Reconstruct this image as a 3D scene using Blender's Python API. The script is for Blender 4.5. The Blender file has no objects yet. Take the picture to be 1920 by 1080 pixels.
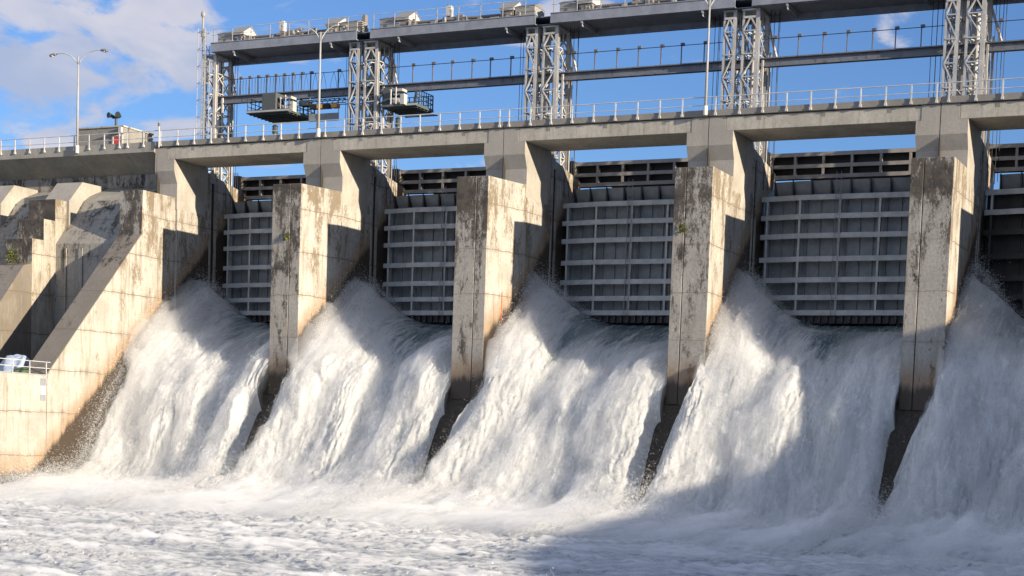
import bpy, math, random
import numpy as np
from mathutils import Matrix, Vector
R = math.radians
random.seed(7)
S = bpy.context.scene
C = S.collection

# ------------------------------------------------------------------ camera
cam_d = bpy.data.cameras.new('camera')
cam = bpy.data.objects.new('camera', cam_d); C.objects.link(cam)
CAM = Vector((87.53, -103.202, 4.2))
rot = Matrix(((0.90777, -0.06417, 0.41453), (0.41777, 0.0495, -0.90721), (0.03769, 0.99671, 0.07174)))
cam.matrix_world = Matrix.Translation(CAM) @ rot.to_4x4()
cam_d.sensor_width = 36.0
cam_d.lens = 2947.74 / 1920 * 36.0
cam_d.shift_x = (960 - 1109.65) / 1920
cam_d.shift_y = (1044.44 - 540) / 1920
cam_d.clip_start = 0.5
cam_d.clip_end = 6000
S.camera = cam

# ------------------------------------------------------------------ light
SUN_TO = Vector((13.0, -2.8, 2.65)).normalized()        # towards the sun
elev = math.asin(SUN_TO.z)
azim = math.atan2(SUN_TO.x, SUN_TO.y)                    # clockwise from +Y
sun_d = bpy.data.lights.new('sun', 'SUN')
sun_d.energy = 4.8
sun_d.angle = R(0.53)
sun_d.color = (1.0, 0.87, 0.69)
sun = bpy.data.objects.new('sun', sun_d); C.objects.link(sun)
sun.rotation_euler = SUN_TO.to_track_quat('Z', 'Y').to_euler()
sun.location = (140, -60, 60)

S.view_settings.view_transform = 'Standard'
S.view_settings.look = 'None'
S.view_settings.exposure = 1.10
S.view_settings.gamma = 1.0
S.cycles.transparent_max_bounces = 24
S.cycles.max_bounces = 8
S.cycles.volume_bounces = 6
S.cycles.diffuse_bounces = 4


class G:
    """tiny helper round a node tree"""
    def __init__(self, tree):
        self.t = tree; tree.nodes.clear()

    def n(self, typ, ins=None, out=0, **props):
        nd = self.t.nodes.new(typ)
        for k, v in props.items():
            setattr(nd, k, v)
        for k, v in (ins or {}).items():
            self.put(nd.inputs[k], v)
        return nd.outputs[out] if out is not None else nd

    def put(self, sock, v):
        if isinstance(v, bpy.types.NodeSocket):
            self.t.links.new(v, sock)
        elif isinstance(v, (tuple, list)) and len(v) == 3 and sock.type == 'RGBA':
            sock.default_value = (*v, 1)
        else:
            sock.default_value = v

    def m(self, op, a, b=0.0, c=0.0, clamp=False):
        return self.n('ShaderNodeMath', {0: a, 1: b, 2: c}, operation=op, use_clamp=clamp)

    def vm(self, op, a, b):
        return self.n('ShaderNodeVectorMath', {0: a, 1: b}, operation=op)

    def noise(self, vec, scale, detail=4, rough=0.55, dist=0.0):
        return self.n('ShaderNodeTexNoise', {'Vector': vec, 'Scale': scale, 'Detail': detail, 'Roughness': rough, 'Distortion': dist})

    def ramp(self, f, lo, hi, a=0.0, b=1.0):
        return self.n('ShaderNodeMapRange', {0: f, 1: lo, 2: hi, 3: a, 4: b}, interpolation_type='SMOOTHSTEP')

    def mix(self, f, a, b, blend='MIX'):
        nd = self.t.nodes.new('ShaderNodeMix'); nd.data_type = 'RGBA'; nd.blend_type = blend
        self.put(nd.inputs[0], f); self.put(nd.inputs[6], a); self.put(nd.inputs[7], b)
        return nd.outputs[2]

    def sep(self, v):
        nd = self.t.nodes.new('ShaderNodeSeparateXYZ'); self.put(nd.inputs[0], v)
        return nd.outputs

    def comb(self, x, y, z):
        return self.n('ShaderNodeCombineXYZ', {0: x, 1: y, 2: z})


# ------------------------------------------------------------------ sky
W = bpy.data.worlds.new('World'); S.world = W; W.use_nodes = True
g = G(W.node_tree)
sky = g.n('ShaderNodeTexSky', sky_type='NISHITA', sun_disc=False, sun_elevation=elev, sun_rotation=azim,
          altitude=200.0, air_density=1.0, dust_density=0.4, ozone_density=3.0)
dirv = g.n('ShaderNodeTexCoord', out=0)
d = g.sep(dirv)
az = g.m('ARCTAN2', d[0], d[1])                       # 0 = +Y, negative to the left
el = g.m('ARCSINE', d[2])
p1 = g.comb(g.m('MULTIPLY', az, 1.0), g.m('MULTIPLY', el, 2.3), 0.37)
warp = g.n('ShaderNodeTexNoise', {'Vector': p1, 'Scale': 7.0, 'Detail': 2.0}, out=1)
p2 = g.vm('ADD', p1, g.vm('MULTIPLY', g.vm('SUBTRACT', warp, (0.5, 0.5, 0.5)), (0.12, 0.12, 0.0)))
big = g.noise(p2, 14.0, 2, 0.5)
fine = g.noise(p2, 24.0, 8, 0.6)
dens = g.m('ADD', g.m('MULTIPLY', big, 0.55), g.m('MULTIPLY', fine, 0.45))
cover = g.ramp(az, -0.74, -0.60, 0.075, -0.070)        # more cloud towards the left
dens = g.m('ADD', dens, cover)
behind = g.ramp(d[1], 0.15, -0.55)                       # unseen bright cloud added behind the viewer as fill for front faces
dens = g.m('ADD', dens, g.m('MULTIPLY', behind, 0.16))
cl = g.ramp(dens, 0.495, 0.60)
cl = g.m('MULTIPLY', cl, 0.85)
shade = g.ramp(g.noise(g.vm('ADD', p2, (0.0, 0.05, 0.0)), 9.0, 4), 0.35, 0.65)
ccol = g.mix(shade, (2.1, 2.35, 3.1), (3.4, 3.25, 3.45))
skyc = g.mix(1.0, sky, (0.55, 0.64, 0.85), 'MULTIPLY')
col = g.mix(cl, skyc, ccol)
col = g.mix(g.m('MULTIPLY', behind, cl), col, (2.9, 3.5, 4.8))
bg = g.n('ShaderNodeBackground', {'Color': col, 'Strength': 0.10})
wo = g.n('ShaderNodeOutputWorld', out=None)
g.t.links.new(bg, wo.inputs[0])


# ------------------------------------------------------------------ materials
def new_mat(name):
    m = bpy.data.materials.new(name); m.use_nodes = True
    return m, G(m.node_tree)


def finish(gr, color, rough=0.8, metal=0.0, bump=None, bstr=0.4, bdist=0.03, spec=0.3):
    ins = {'Base Color': color, 'Roughness': rough, 'Metallic': metal, 'Specular IOR Level': spec}
    if bump is not None:
        ins['Normal'] = gr.n('ShaderNodeBump', {'Strength': bstr, 'Distance': bdist, 'Height': bump})
    b = gr.n('ShaderNodeBsdfPrincipled', ins)
    o = gr.n('ShaderNodeOutputMaterial', out=None)
    gr.t.links.new(b, o.inputs[0])


def concrete(name, base=(0.36, 0.325, 0.265), lich_front=0.0, lich_side=0.0, streak=0.5, wet=False, joints=True, lich_all=0.0, front_grey=0.35):
    m, q = new_mat(name)
    geo = q.n('ShaderNodeNewGeometry', out=None)
    pos, nor = geo.outputs['Position'], geo.outputs['True Normal']
    P = q.sep(pos); N = q.sep(nor)
    front = q.m('MULTIPLY', N[1], -1.0, clamp=True)
    front = q.ramp(front, 0.6, 0.9)
    side = q.ramp(q.m('ABSOLUTE', N[0]), 0.6, 0.9)
    n1 = q.noise(pos, 0.45, 5, 0.6)
    n2 = q.noise(pos, 5.0, 6, 0.65)
    n3 = q.noise(pos, 38.0, 3, 0.6)
    c = q.mix(q.ramp(n1, 0.3, 0.7), tuple(v * 0.80 for v in base), tuple(v * 1.12 for v in base))
    c = q.mix(q.ramp(n2, 0.25, 0.8, 0.0, 0.30), c, (0.17, 0.14, 0.10))
    c = q.mix(q.ramp(n3, 0.42, 0.8, 0.0, 0.22), c, (0.12, 0.105, 0.085))
    # run marks down the face
    sv = q.comb(q.m('MULTIPLY', P[0], 1.0), q.m('MULTIPLY', P[1], 1.0), q.m('MULTIPLY', P[2], 0.10))
    s1 = q.noise(sv, 2.3, 6, 0.65, 0.3)
    s2 = q.noise(sv, 7.0, 4, 0.6)
    c = q.mix(q.m('MULTIPLY', q.ramp(s1, 0.50, 0.68), streak), c, (0.155, 0.115, 0.072))
    c = q.mix(q.m('MULTIPLY', q.ramp(s2, 0.55, 0.72), streak * 0.6), c, (0.11, 0.095, 0.075))
    c = q.mix(q.m('MULTIPLY', q.ramp(s2, 0.44, 0.30), streak * 0.35), c, (0.375, 0.345, 0.285))
    # lift lines of the casting and board marks
    hgt = n2
    if joints:
        zz = q.m('ADD', P[2], q.m('MULTIPLY', q.m('SUBTRACT', q.noise(pos, 0.9, 2), 0.5), 0.25))
        j = q.m('ABSOLUTE', q.m('SUBTRACT', q.m('FRACT', q.m('DIVIDE', q.m('ADD', zz, 9.4), 3.2)), 0.5))
        jl = q.ramp(j, 0.012, 0.004)
        jl2 = q.m('MULTIPLY', q.ramp(j, 0.11, 0.0), q.ramp(s1, 0.38, 0.62))
        c = q.mix(q.m('MULTIPLY', jl2, 0.42), c, (0.14, 0.105, 0.07))
        c = q.mix(q.m('MULTIPLY', jl, q.ramp(n1, 0.3, 0.55, 0.35, 0.85)), c, (0.075, 0.06, 0.045))
        hx = q.m('ADD', P[0], P[1])
        v = q.m('ABSOLUTE', q.m('SUBTRACT', q.m('FRACT', q.m('DIVIDE', hx, 1.22)), 0.5))
        c = q.mix(q.ramp(v, 0.012, 0.004, 0.0, 0.28), c, (0.12, 0.10, 0.08))
    # river-facing faces toned greyer in colour, holding their brightness down
    c = q.mix(q.m('MULTIPLY', front, front_grey), c, (0.300, 0.281, 0.259))
    # black lichen and weathering
    mott = q.ramp(q.noise(q.comb(P[0], P[1], q.m('MULTIPLY', P[2], 0.6)), 7.5, 8, 0.8), 0.44, 0.62)
    c = q.mix(q.m('MULTIPLY', q.m('MULTIPLY', mott, front), 0.40 if lich_front else 0.12), c, (0.13, 0.12, 0.105))
    lv = q.comb(P[0], P[1], q.m('MULTIPLY', P[2], 0.30))
    l1 = q.noise(lv, 1.15, 3, 0.55, 0.4)
    l2 = q.noise(q.comb(P[0], P[1], q.m('MULTIPLY', P[2], 0.50)), 6.0, 10, 0.82)
    lm = q.m('ADD', q.m('MULTIPLY', l1, 0.50), q.m('MULTIPLY', l2, 0.56))
    amt = q.m('ADD', q.m('MULTIPLY', front, lich_front), q.m('ADD', q.m('MULTIPLY', side, lich_side), lich_all))
    top = q.ramp(P[2], 12.0, 23.0, -0.05, 0.07)
    lm = q.ramp(q.m('ADD', lm, q.m('ADD', top, q.m('MULTIPLY', q.m('SUBTRACT', amt, 1.0), 0.11))), 0.500, 0.590)
    lm = q.m('MULTIPLY', lm, q.ramp(amt, 0.0, 0.25))
    lcol = q.mix(q.ramp(q.noise(pos, 1.5, 3), 0.4, 0.6), (0.024, 0.020, 0.018), (0.060, 0.047, 0.036))
    lcol = q.mix(side, lcol, (0.15, 0.115, 0.075))
    c = q.mix(q.m('MULTIPLY', lm, 0.90), c, lcol)
    rough = 0.85
    if wet:
        lim = q.m('ADD', q.m('MULTIPLY', q.m('MAXIMUM', P[1], -15.0), 0.97), 15.3)
        lim = q.m('SUBTRACT', lim, q.m('MULTIPLY', front, 2.9))
        wn = q.m('ADD', q.m('MULTIPLY', q.m('SUBTRACT', q.noise(sv, 1.6, 5, 0.65), 0.5), 1.7), q.m('MULTIPLY', q.m('SUBTRACT', l2, 0.5), 0.7))
        dz = q.m('SUBTRACT', q.m('ADD', lim, wn), P[2])
        rust = q.ramp(dz, -1.9, 0.1)
        c = q.mix(q.m('MULTIPLY', rust, 0.65), c, (0.22, 0.125, 0.052))
        w = q.ramp(dz, -0.15, 0.5)
        c = q.mix(w, c, (0.050, 0.037, 0.026))
        rough = q.ramp(w, 0.0, 1.0, 0.85, 0.40)
    finish(q, c, rough, bump=q.m('ADD', n2, q.m('MULTIPLY', n3, 0.25)), bstr=0.5, bdist=0.035)
    return m


def steel(name, base, rust=0.3, rough=0.55, metal=0.0, rcol=(0.13, 0.065, 0.035)):
    m, q = new_mat(name)
    pos = q.n('ShaderNodeNewGeometry', out=0)
    P = q.sep(pos)
    n1 = q.noise(pos, 1.3, 5, 0.6); n2 = q.noise(pos, 9.0, 6, 0.7)
    sv = q.comb(P[0], P[1], q.m('MULTIPLY', P[2], 0.25))
    st = q.noise(sv, 3.1, 6, 0.7)
    c = q.mix(q.ramp(n1, 0.3, 0.7), tuple(v * 0.82 for v in base), tuple(v * 1.12 for v in base))
    c = q.mix(q.ramp(n2, 0.4, 0.9, 0.0, 0.3), c, tuple(v * 0.5 for v in base))
    rm = q.ramp(q.m('ADD', q.m('MULTIPLY', st, 0.6), q.m('MULTIPLY', n2, 0.4)), 0.66 - 0.16 * rust, 0.72 - 0.10 * rust)
    c = q.mix(q.m('MULTIPLY', rm, min(1.0, 0.5 + rust)), c, rcol)
    finish(q, c, rough, metal, bump=n2, bstr=0.15, bdist=0.01, spec=0.4)
    return m


def plain(name, col, rough=0.6, metal=0.0, var=0.15, scale=6.0):
    m, q = new_mat(name)
    pos = q.n('ShaderNodeNewGeometry', out=0)
    n = q.noise(pos, scale, 5, 0.6)
    c = q.mix(q.ramp(n, 0.3, 0.7), tuple(v * (1 - var) for v in col), tuple(min(1, v * (1 + var)) for v in col))
    finish(q, c, rough, metal, bump=n, bstr=0.1, bdist=0.01)
    return m


M = dict(
    nose=concrete('weathered_concrete_nose', base=(0.398, 0.372, 0.322), lich_front=0.85, lich_side=0.62, streak=0.62, wet=True, front_grey=0.45),
    nose_plain=concrete('weathered_concrete_wall', base=(0.398, 0.372, 0.322), lich_front=0.4, lich_side=0.35, streak=0.6, wet=True),
    column=concrete('column_concrete', base=(0.343, 0.317, 0.271), streak=0.22, joints=False, front_grey=0.45),
    girder=concrete('girder_concrete', base=(0.435, 0.405, 0.345), streak=0.42, joints=False, front_grey=0.0),
    curb=concrete('curb_concrete', base=(0.173, 0.165, 0.146), streak=0.35, joints=False, front_grey=0.3),
    abut=concrete('abutment_concrete', base=(0.315, 0.300, 0.259), lich_front=0.38, lich_side=0.1, streak=0.6),
    stepped=concrete('stepped_concrete', base=(0.375, 0.338, 0.277), lich_front=1.25, lich_side=0.5, streak=0.7),
    overhang=concrete('overhang_concrete', base=(0.315, 0.300, 0.259), streak=0.35, joints=False, front_grey=0.2),
    slope=concrete('sloping_concrete', base=(0.165, 0.143, 0.116), lich_all=0.55, streak=0.8),
    apron=concrete('wet_apron_concrete', base=(0.016, 0.012, 0.010), streak=0.0, joints=False, front_grey=0.0),
    steel=steel('grey_painted_steel', (0.208, 0.220, 0.240), 0.1),
    girder_steel=steel('girder_paint', (0.216, 0.228, 0.260), 0.12),
    lattice=steel('galvanised_lattice_steel', (0.400, 0.388, 0.368), 0.22, 0.5),
    beam=steel('rusting_beam_paint', (0.136, 0.144, 0.164), 0.85, rcol=(0.06, 0.04, 0.035)),
    rustpost=steel('rusty_post_steel', (0.112, 0.096, 0.088), 0.4),
    gate=steel('gate_paint', (0.395, 0.405, 0.40), 0.35),
    skin=steel('gate_skin_paint', (0.205, 0.220, 0.225), 0.28),
    gatedark=steel('dark_gate_skin', (0.028, 0.027, 0.028), 0.4),  # near-black tone, mainly for the right-edge gate below its top beams
    bulk=steel('weathered_bulkhead_paint', (0.288, 0.264, 0.240), 0.45),
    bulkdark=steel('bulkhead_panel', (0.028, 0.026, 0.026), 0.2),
    rail=steel('galvanised_rail', (0.464, 0.456, 0.432), 0.05, 0.45),
    white=plain('white_paint', (0.44, 0.435, 0.42), 0.5),
    pole=plain('pale_pole_paint', (0.304, 0.296, 0.280), 0.5, var=0.08),
    machine=steel('machine_grey_brown', (0.192, 0.172, 0.152), 0.5),
    house=plain('housing_beige', (0.25, 0.24, 0.22), 0.6),
    roof=plain('housing_roof', (0.176, 0.168, 0.160), 0.6),
    black=plain('black_cable', (0.015, 0.015, 0.018), 0.6),
    darkgreen=plain('dark_green_steel', (0.040, 0.052, 0.050), 0.5),
    mast=plain('mast_paint', (0.240, 0.240, 0.240), 0.5, var=0.1),
    floor=plain('dark_floor_grating', (0.07, 0.085, 0.08), 0.6),
    green=plain('cabinet_grey_green', (0.072, 0.080, 0.077), 0.5),
    yellow=plain('yellow_lamp_paint', (0.55, 0.26, 0.04), 0.5),
    glass=plain('lamp_glass', (0.45, 0.40, 0.34), 0.25),
    red=plain('red_door_paint', (0.50, 0.055, 0.035), 0.5),
    brick=plain('pinkish_brick', (0.36, 0.20, 0.15), 0.8, var=0.3, scale=14),
    wallgrey=plain('building_wall', (0.216, 0.204, 0.180), 0.85, var=0.12, scale=2),
    orange=plain('orange_paint', (0.55, 0.12, 0.03), 0.7),
    tarp=plain('blue_white_tarpaulin', (0.30, 0.36, 0.45), 0.5, var=0.2, scale=3),
    greenbag=plain('green_sheet', (0.06, 0.09, 0.045), 0.6),
    leaf=plain('yellow_green_leaf', (0.17, 0.19, 0.045), 0.6, var=0.4, scale=25),
    asphalt=plain('asphalt', (0.05, 0.05, 0.05), 0.9),
    deep=plain('deep_dark_water', (0.012, 0.016, 0.02), 0.3),
    shadow_hill=plain('hill_scrub', (0.06, 0.07, 0.03), 0.9, var=0.5, scale=0.8),
    bark=plain('bark', (0.07, 0.05, 0.035), 0.9),
    foliage=plain('foliage', (0.06, 0.09, 0.03), 0.8, var=0.4, scale=2),
    joint=plain('joint_shadow_filler', (0.03, 0.027, 0.024), 0.9),
)


def water_mat(name, flowing=False, dark=(0.16, 0.21, 0.235), white=(0.86, 0.865, 0.85), rough_dark=0.25, translucent=0.25, bump=True):
    m, q = new_mat(name)
    pos = q.n('ShaderNodeNewGeometry', out=0)
    at = q.n('ShaderNodeAttribute', out=2, attribute_name='foam')
    n = q.noise(pos, 7.0, 5, 0.7)
    st = n
    if flowing:
        fa = q.sep(q.n('ShaderNodeAttribute', out=1, attribute_name='flow'))
        st = q.noise(q.comb(fa[0], q.m('MULTIPLY', fa[1], 0.09), fa[2]), 3.4, 9, 0.72, 0.2)
        st2 = q.noise(q.comb(fa[0], q.m('MULTIPLY', fa[1], 0.05), 3.3), 0.75, 3, 0.5)
        at = q.m('ADD', at, q.m('ADD', q.m('MULTIPLY', q.m('SUBTRACT', st, 0.5), 2.6), q.m('MULTIPLY', q.m('SUBTRACT', st2, 0.5), 1.2)))
    f = q.ramp(q.m('ADD', at, q.m('MULTIPLY', q.m('SUBTRACT', n, 0.5), 0.55)), 0.05, 0.85)
    c = q.mix(f, dark, white)
    P = q.sep(pos)
    bh = q.m('ADD', q.noise(pos, 9.0, 6, 0.75), q.m('MULTIPLY', q.noise(pos, 40.0, 3, 0.7), 0.4))
    if flowing: bh = q.m('ADD', bh, q.m('MULTIPLY', st, 1.6))
    nb = q.n('ShaderNodeBump', {'Strength': 0.8, 'Distance': 0.20, 'Height': bh})
    pr = q.n('ShaderNodeBsdfPrincipled', {'Base Color': c, 'Roughness': q.ramp(f, 0.0, 0.7, rough_dark, 0.9), 'Specular IOR Level': 0.3, 'Normal': nb})
    tr = q.n('ShaderNodeBsdfTranslucent', {'Color': c})
    mx = q.n('ShaderNodeMixShader', {0: q.m('MULTIPLY', f, translucent), 1: pr, 2: tr})
    o = q.n('ShaderNodeOutputMaterial', out=None)
    q.t.links.new(mx, o.inputs[0])
    return m


def veil_mat(name, lo, hi):
    m, q = new_mat(name)
    geo = q.n('ShaderNodeNewGeometry', out=None); pos = geo.outputs[0]
    P = q.sep(pos)
    at = q.n('ShaderNodeAttribute', out=2, attribute_name='foam')
    fa = q.sep(q.n('ShaderNodeAttribute', out=1, attribute_name='flow'))
    flow = q.comb(fa[0], q.m('MULTIPLY', fa[1], 0.16), fa[2])
    n1 = q.noise(flow, 2.6, 9, 0.72, 0.35)
    n2 = q.noise(pos, 17.0, 6, 0.85)
    a = q.m('ADD', q.m('MULTIPLY', n1, 0.6), q.m('MULTIPLY', n2, 0.4))
    a = q.m('ADD', a, q.m('MULTIPLY', q.m('SUBTRACT', at, 1.0), 0.35))
    a = q.m('MULTIPLY', q.ramp(a, lo, hi), 0.75)
    df = q.n('ShaderNodeBsdfDiffuse', {'Color': (0.88, 0.885, 0.87, 1)})
    tl = q.n('ShaderNodeBsdfTranslucent', {'Color': (0.88, 0.885, 0.87, 1)})
    ds = q.n('ShaderNodeMixShader', {0: 0.45, 1: df, 2: tl})
    tp = q.n('ShaderNodeBsdfTransparent')
    mx = q.n('ShaderNodeMixShader', {0: a, 1: tp, 2: ds})
    o = q.n('ShaderNodeOutputMaterial', out=None)
    q.t.links.new(mx, o.inputs[0])
    return m


M['fall'] = water_mat('falling_white_water', True, dark=(0.11, 0.165, 0.185), white=(0.92, 0.925, 0.91), translucent=0.5)
M['river'] = water_mat('foaming_river_water', dark=(0.10, 0.15, 0.20), white=(0.84, 0.845, 0.83), translucent=0.3)
VEILS = [veil_mat('spray_veil_%s' % k, lo, hi) for k, lo, hi in (('inner', 0.42, 0.60), ('middle', 0.47, 0.66), ('outer', 0.52, 0.70))]
md, q = new_mat('spray_droplet')
df = q.n('ShaderNodeBsdfDiffuse', {'Color': (0.9, 0.9, 0.89, 1)})
tl = q.n('ShaderNodeBsdfTranslucent', {'Color': (0.9, 0.9, 0.89, 1)})
mx = q.n('ShaderNodeMixShader', {0: 0.4, 1: df, 2: tl})
o = q.n('ShaderNodeOutputMaterial', out=None); q.t.links.new(mx, o.inputs[0])
M['drop'] = md


# ------------------------------------------------------------------ builders
def wloc(o):
    v = Vector((0, 0, 0))
    while o is not None:
        v += o.location; o = o.parent
    return v


def tag(o, label=None, cat=None, group=None, kind=None):
    if label: o['label'] = label
    if cat: o['category'] = cat
    if group: o['group'] = group
    if kind: o['kind'] = kind
    return o


def thing(name, loc, label, cat, group=None):
    o = bpy.data.objects.new(name, None); C.objects.link(o)
    o.location = loc
    return tag(o, label, cat, group)


def link_mesh(name, v, f, mat, parent=None, smooth=False, loc=None):
    off = wloc(parent) if parent else Vector(loc or (0, 0, 0))
    me = bpy.data.meshes.new(name)
    me.from_pydata([(a[0] - off.x, a[1] - off.y, a[2] - off.z) for a in v], [], f)
    me.update()
    me.materials.append(mat)
    if smooth:
        me.polygons.foreach_set('use_smooth', [True] * len(me.polygons))
    o = bpy.data.objects.new(name, me); C.objects.link(o)
    if parent: o.parent = parent
    else: o.location = off
    return o


class MB:
    def __init__(self): self.v = []; self.f = []

    def box(self, x0, x1, y0, y1, z0, z1):
        b = len(self.v)
        self.v += [(x0, y0, z0), (x1, y0, z0), (x1, y1, z0), (x0, y1, z0), (x0, y0, z1), (x1, y0, z1), (x1, y1, z1), (x0, y1, z1)]
        self.f += [tuple(b + i for i in q) for q in ((3, 2, 1, 0), (4, 5, 6, 7), (0, 1, 5, 4), (1, 2, 6, 5), (2, 3, 7, 6), (3, 0, 4, 7))]
        return self

    def hexa(self, lo, hi):
        """four bottom points and four top points, anticlockwise from above"""
        b = len(self.v); self.v += list(lo) + list(hi)
        self.f += [tuple(b + i for i in q) for q in ((3, 2, 1, 0), (4, 5, 6, 7), (0, 1, 5, 4), (1, 2, 6, 5), (2, 3, 7, 6), (3, 0, 4, 7))]
        return self

    def bar(self, a, b, w=0.1, h=None):
        h = h or w
        a = Vector(a); b = Vector(b); d = (b - a).normalized()
        up = Vector((0, 0, 1)) if abs(d.z) < 0.95 else Vector((0, 1, 0))
        s = d.cross(up).normalized(); u = s.cross(d)
        s *= w / 2; u *= h / 2
        n = len(self.v)
        for p in (a, b):
            self.v += [tuple(p - s - u), tuple(p + s - u), tuple(p + s + u), tuple(p - s + u)]
        self.f += [tuple(n + i for i in q) for q in ((0, 1, 2, 3), (7, 6, 5, 4), (0, 4, 5, 1), (1, 5, 6, 2), (2, 6, 7, 3), (3, 7, 4, 0))]
        return self

    def prism_x(self, prof, x0, x1):
        """profile of (y, z) points run along X"""
        b = len(self.v); k = len(prof)
        self.v += [(x0, y, z) for y, z in prof] + [(x1, y, z) for y, z in prof]
        self.f += [tuple(b + i for i in range(k)), tuple(b + k + i for i in reversed(range(k)))]
        for i in range(k):
            j = (i + 1) % k
            self.f.append((b + i, b + k + i, b + k + j, b + j))
        return self

    def tube(self, pts, r, n=8, r1=None):
        b = len(self.v); m = len(pts)
        for i, p in enumerate(pts):
            p = Vector(p)
            d = (Vector(pts[min(i + 1, m - 1)]) - Vector(pts[max(i - 1, 0)])).normalized()
            up = Vector((0, 0, 1)) if abs(d.z) < 0.95 else Vector((0, 1, 0))
            s = d.cross(up).normalized(); u = s.cross(d)
            rr = r if r1 is None else r + (r1 - r) * i / max(1, m - 1)
            for k in range(n):
                a = 2 * math.pi * k / n
                self.v.append(tuple(p + (s * math.cos(a) + u * math.sin(a)) * rr))
        for i in range(m - 1):
            for k in range(n):
                j = (k + 1) % n
                self.f.append((b + i * n + k, b + i * n + j, b + (i + 1) * n + j, b + (i + 1) * n + k))
        self.f.append(tuple(b + k for k in reversed(range(n))))
        self.f.append(tuple(b + (m - 1) * n + k for k in range(n)))
        return self

    def ball(self, c, r, n=8, sz=1.0):
        b = len(self.v); c = Vector(c); h = n // 2
        for i in range(h + 1):
            t = math.pi * i / h
            for k in range(n):
                a = 2 * math.pi * k / n
                self.v.append((c.x + r * math.sin(t) * math.cos(a), c.y + r * math.sin(t) * math.sin(a), c.z + r * sz * math.cos(t)))
        for i in range(h):
            for k in range(n):
                j = (k + 1) % n
                self.f.append((b + i * n + k, b + (i + 1) * n + k, b + (i + 1) * n + j, b + i * n + j))
        return self

    def build(self, name, mat, parent=None, smooth=False, loc=None, bevel=0.0):
        o = link_mesh(name, self.v, self.f, mat, parent, smooth, loc)
        if bevel:
            md = o.modifiers.new('bevel', 'BEVEL'); md.width = bevel; md.segments = 2; md.limit_method = 'ANGLE'
        return o


def bx(name, mat, parent, *a, bevel=0.0):
    return MB().box(*a).build(name, mat, parent, bevel=bevel)


ORD = ['leftmost', 'second from the left', 'third', 'fourth', 'fifth', 'sixth']
L = 16.0

# ------------------------------------------------------------------ piers
PIER_LABEL = [
    'concrete end pier with a long sloping buttress beside the leftmost torrent',
    'weathered concrete pier between the leftmost and second torrents, sparse tuft on its block',
    'weathered concrete pier with an orange vertical mark on its sunlit side',
    'weathered pier below the lamp post cut by the top edge, yellow-green tuft on it',
    'weathered concrete pier nearest the camera, its foot in shadow beside the darkest torrent',
    'concrete spillway pier beyond the right edge, past the darkest torrent',
]


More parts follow.
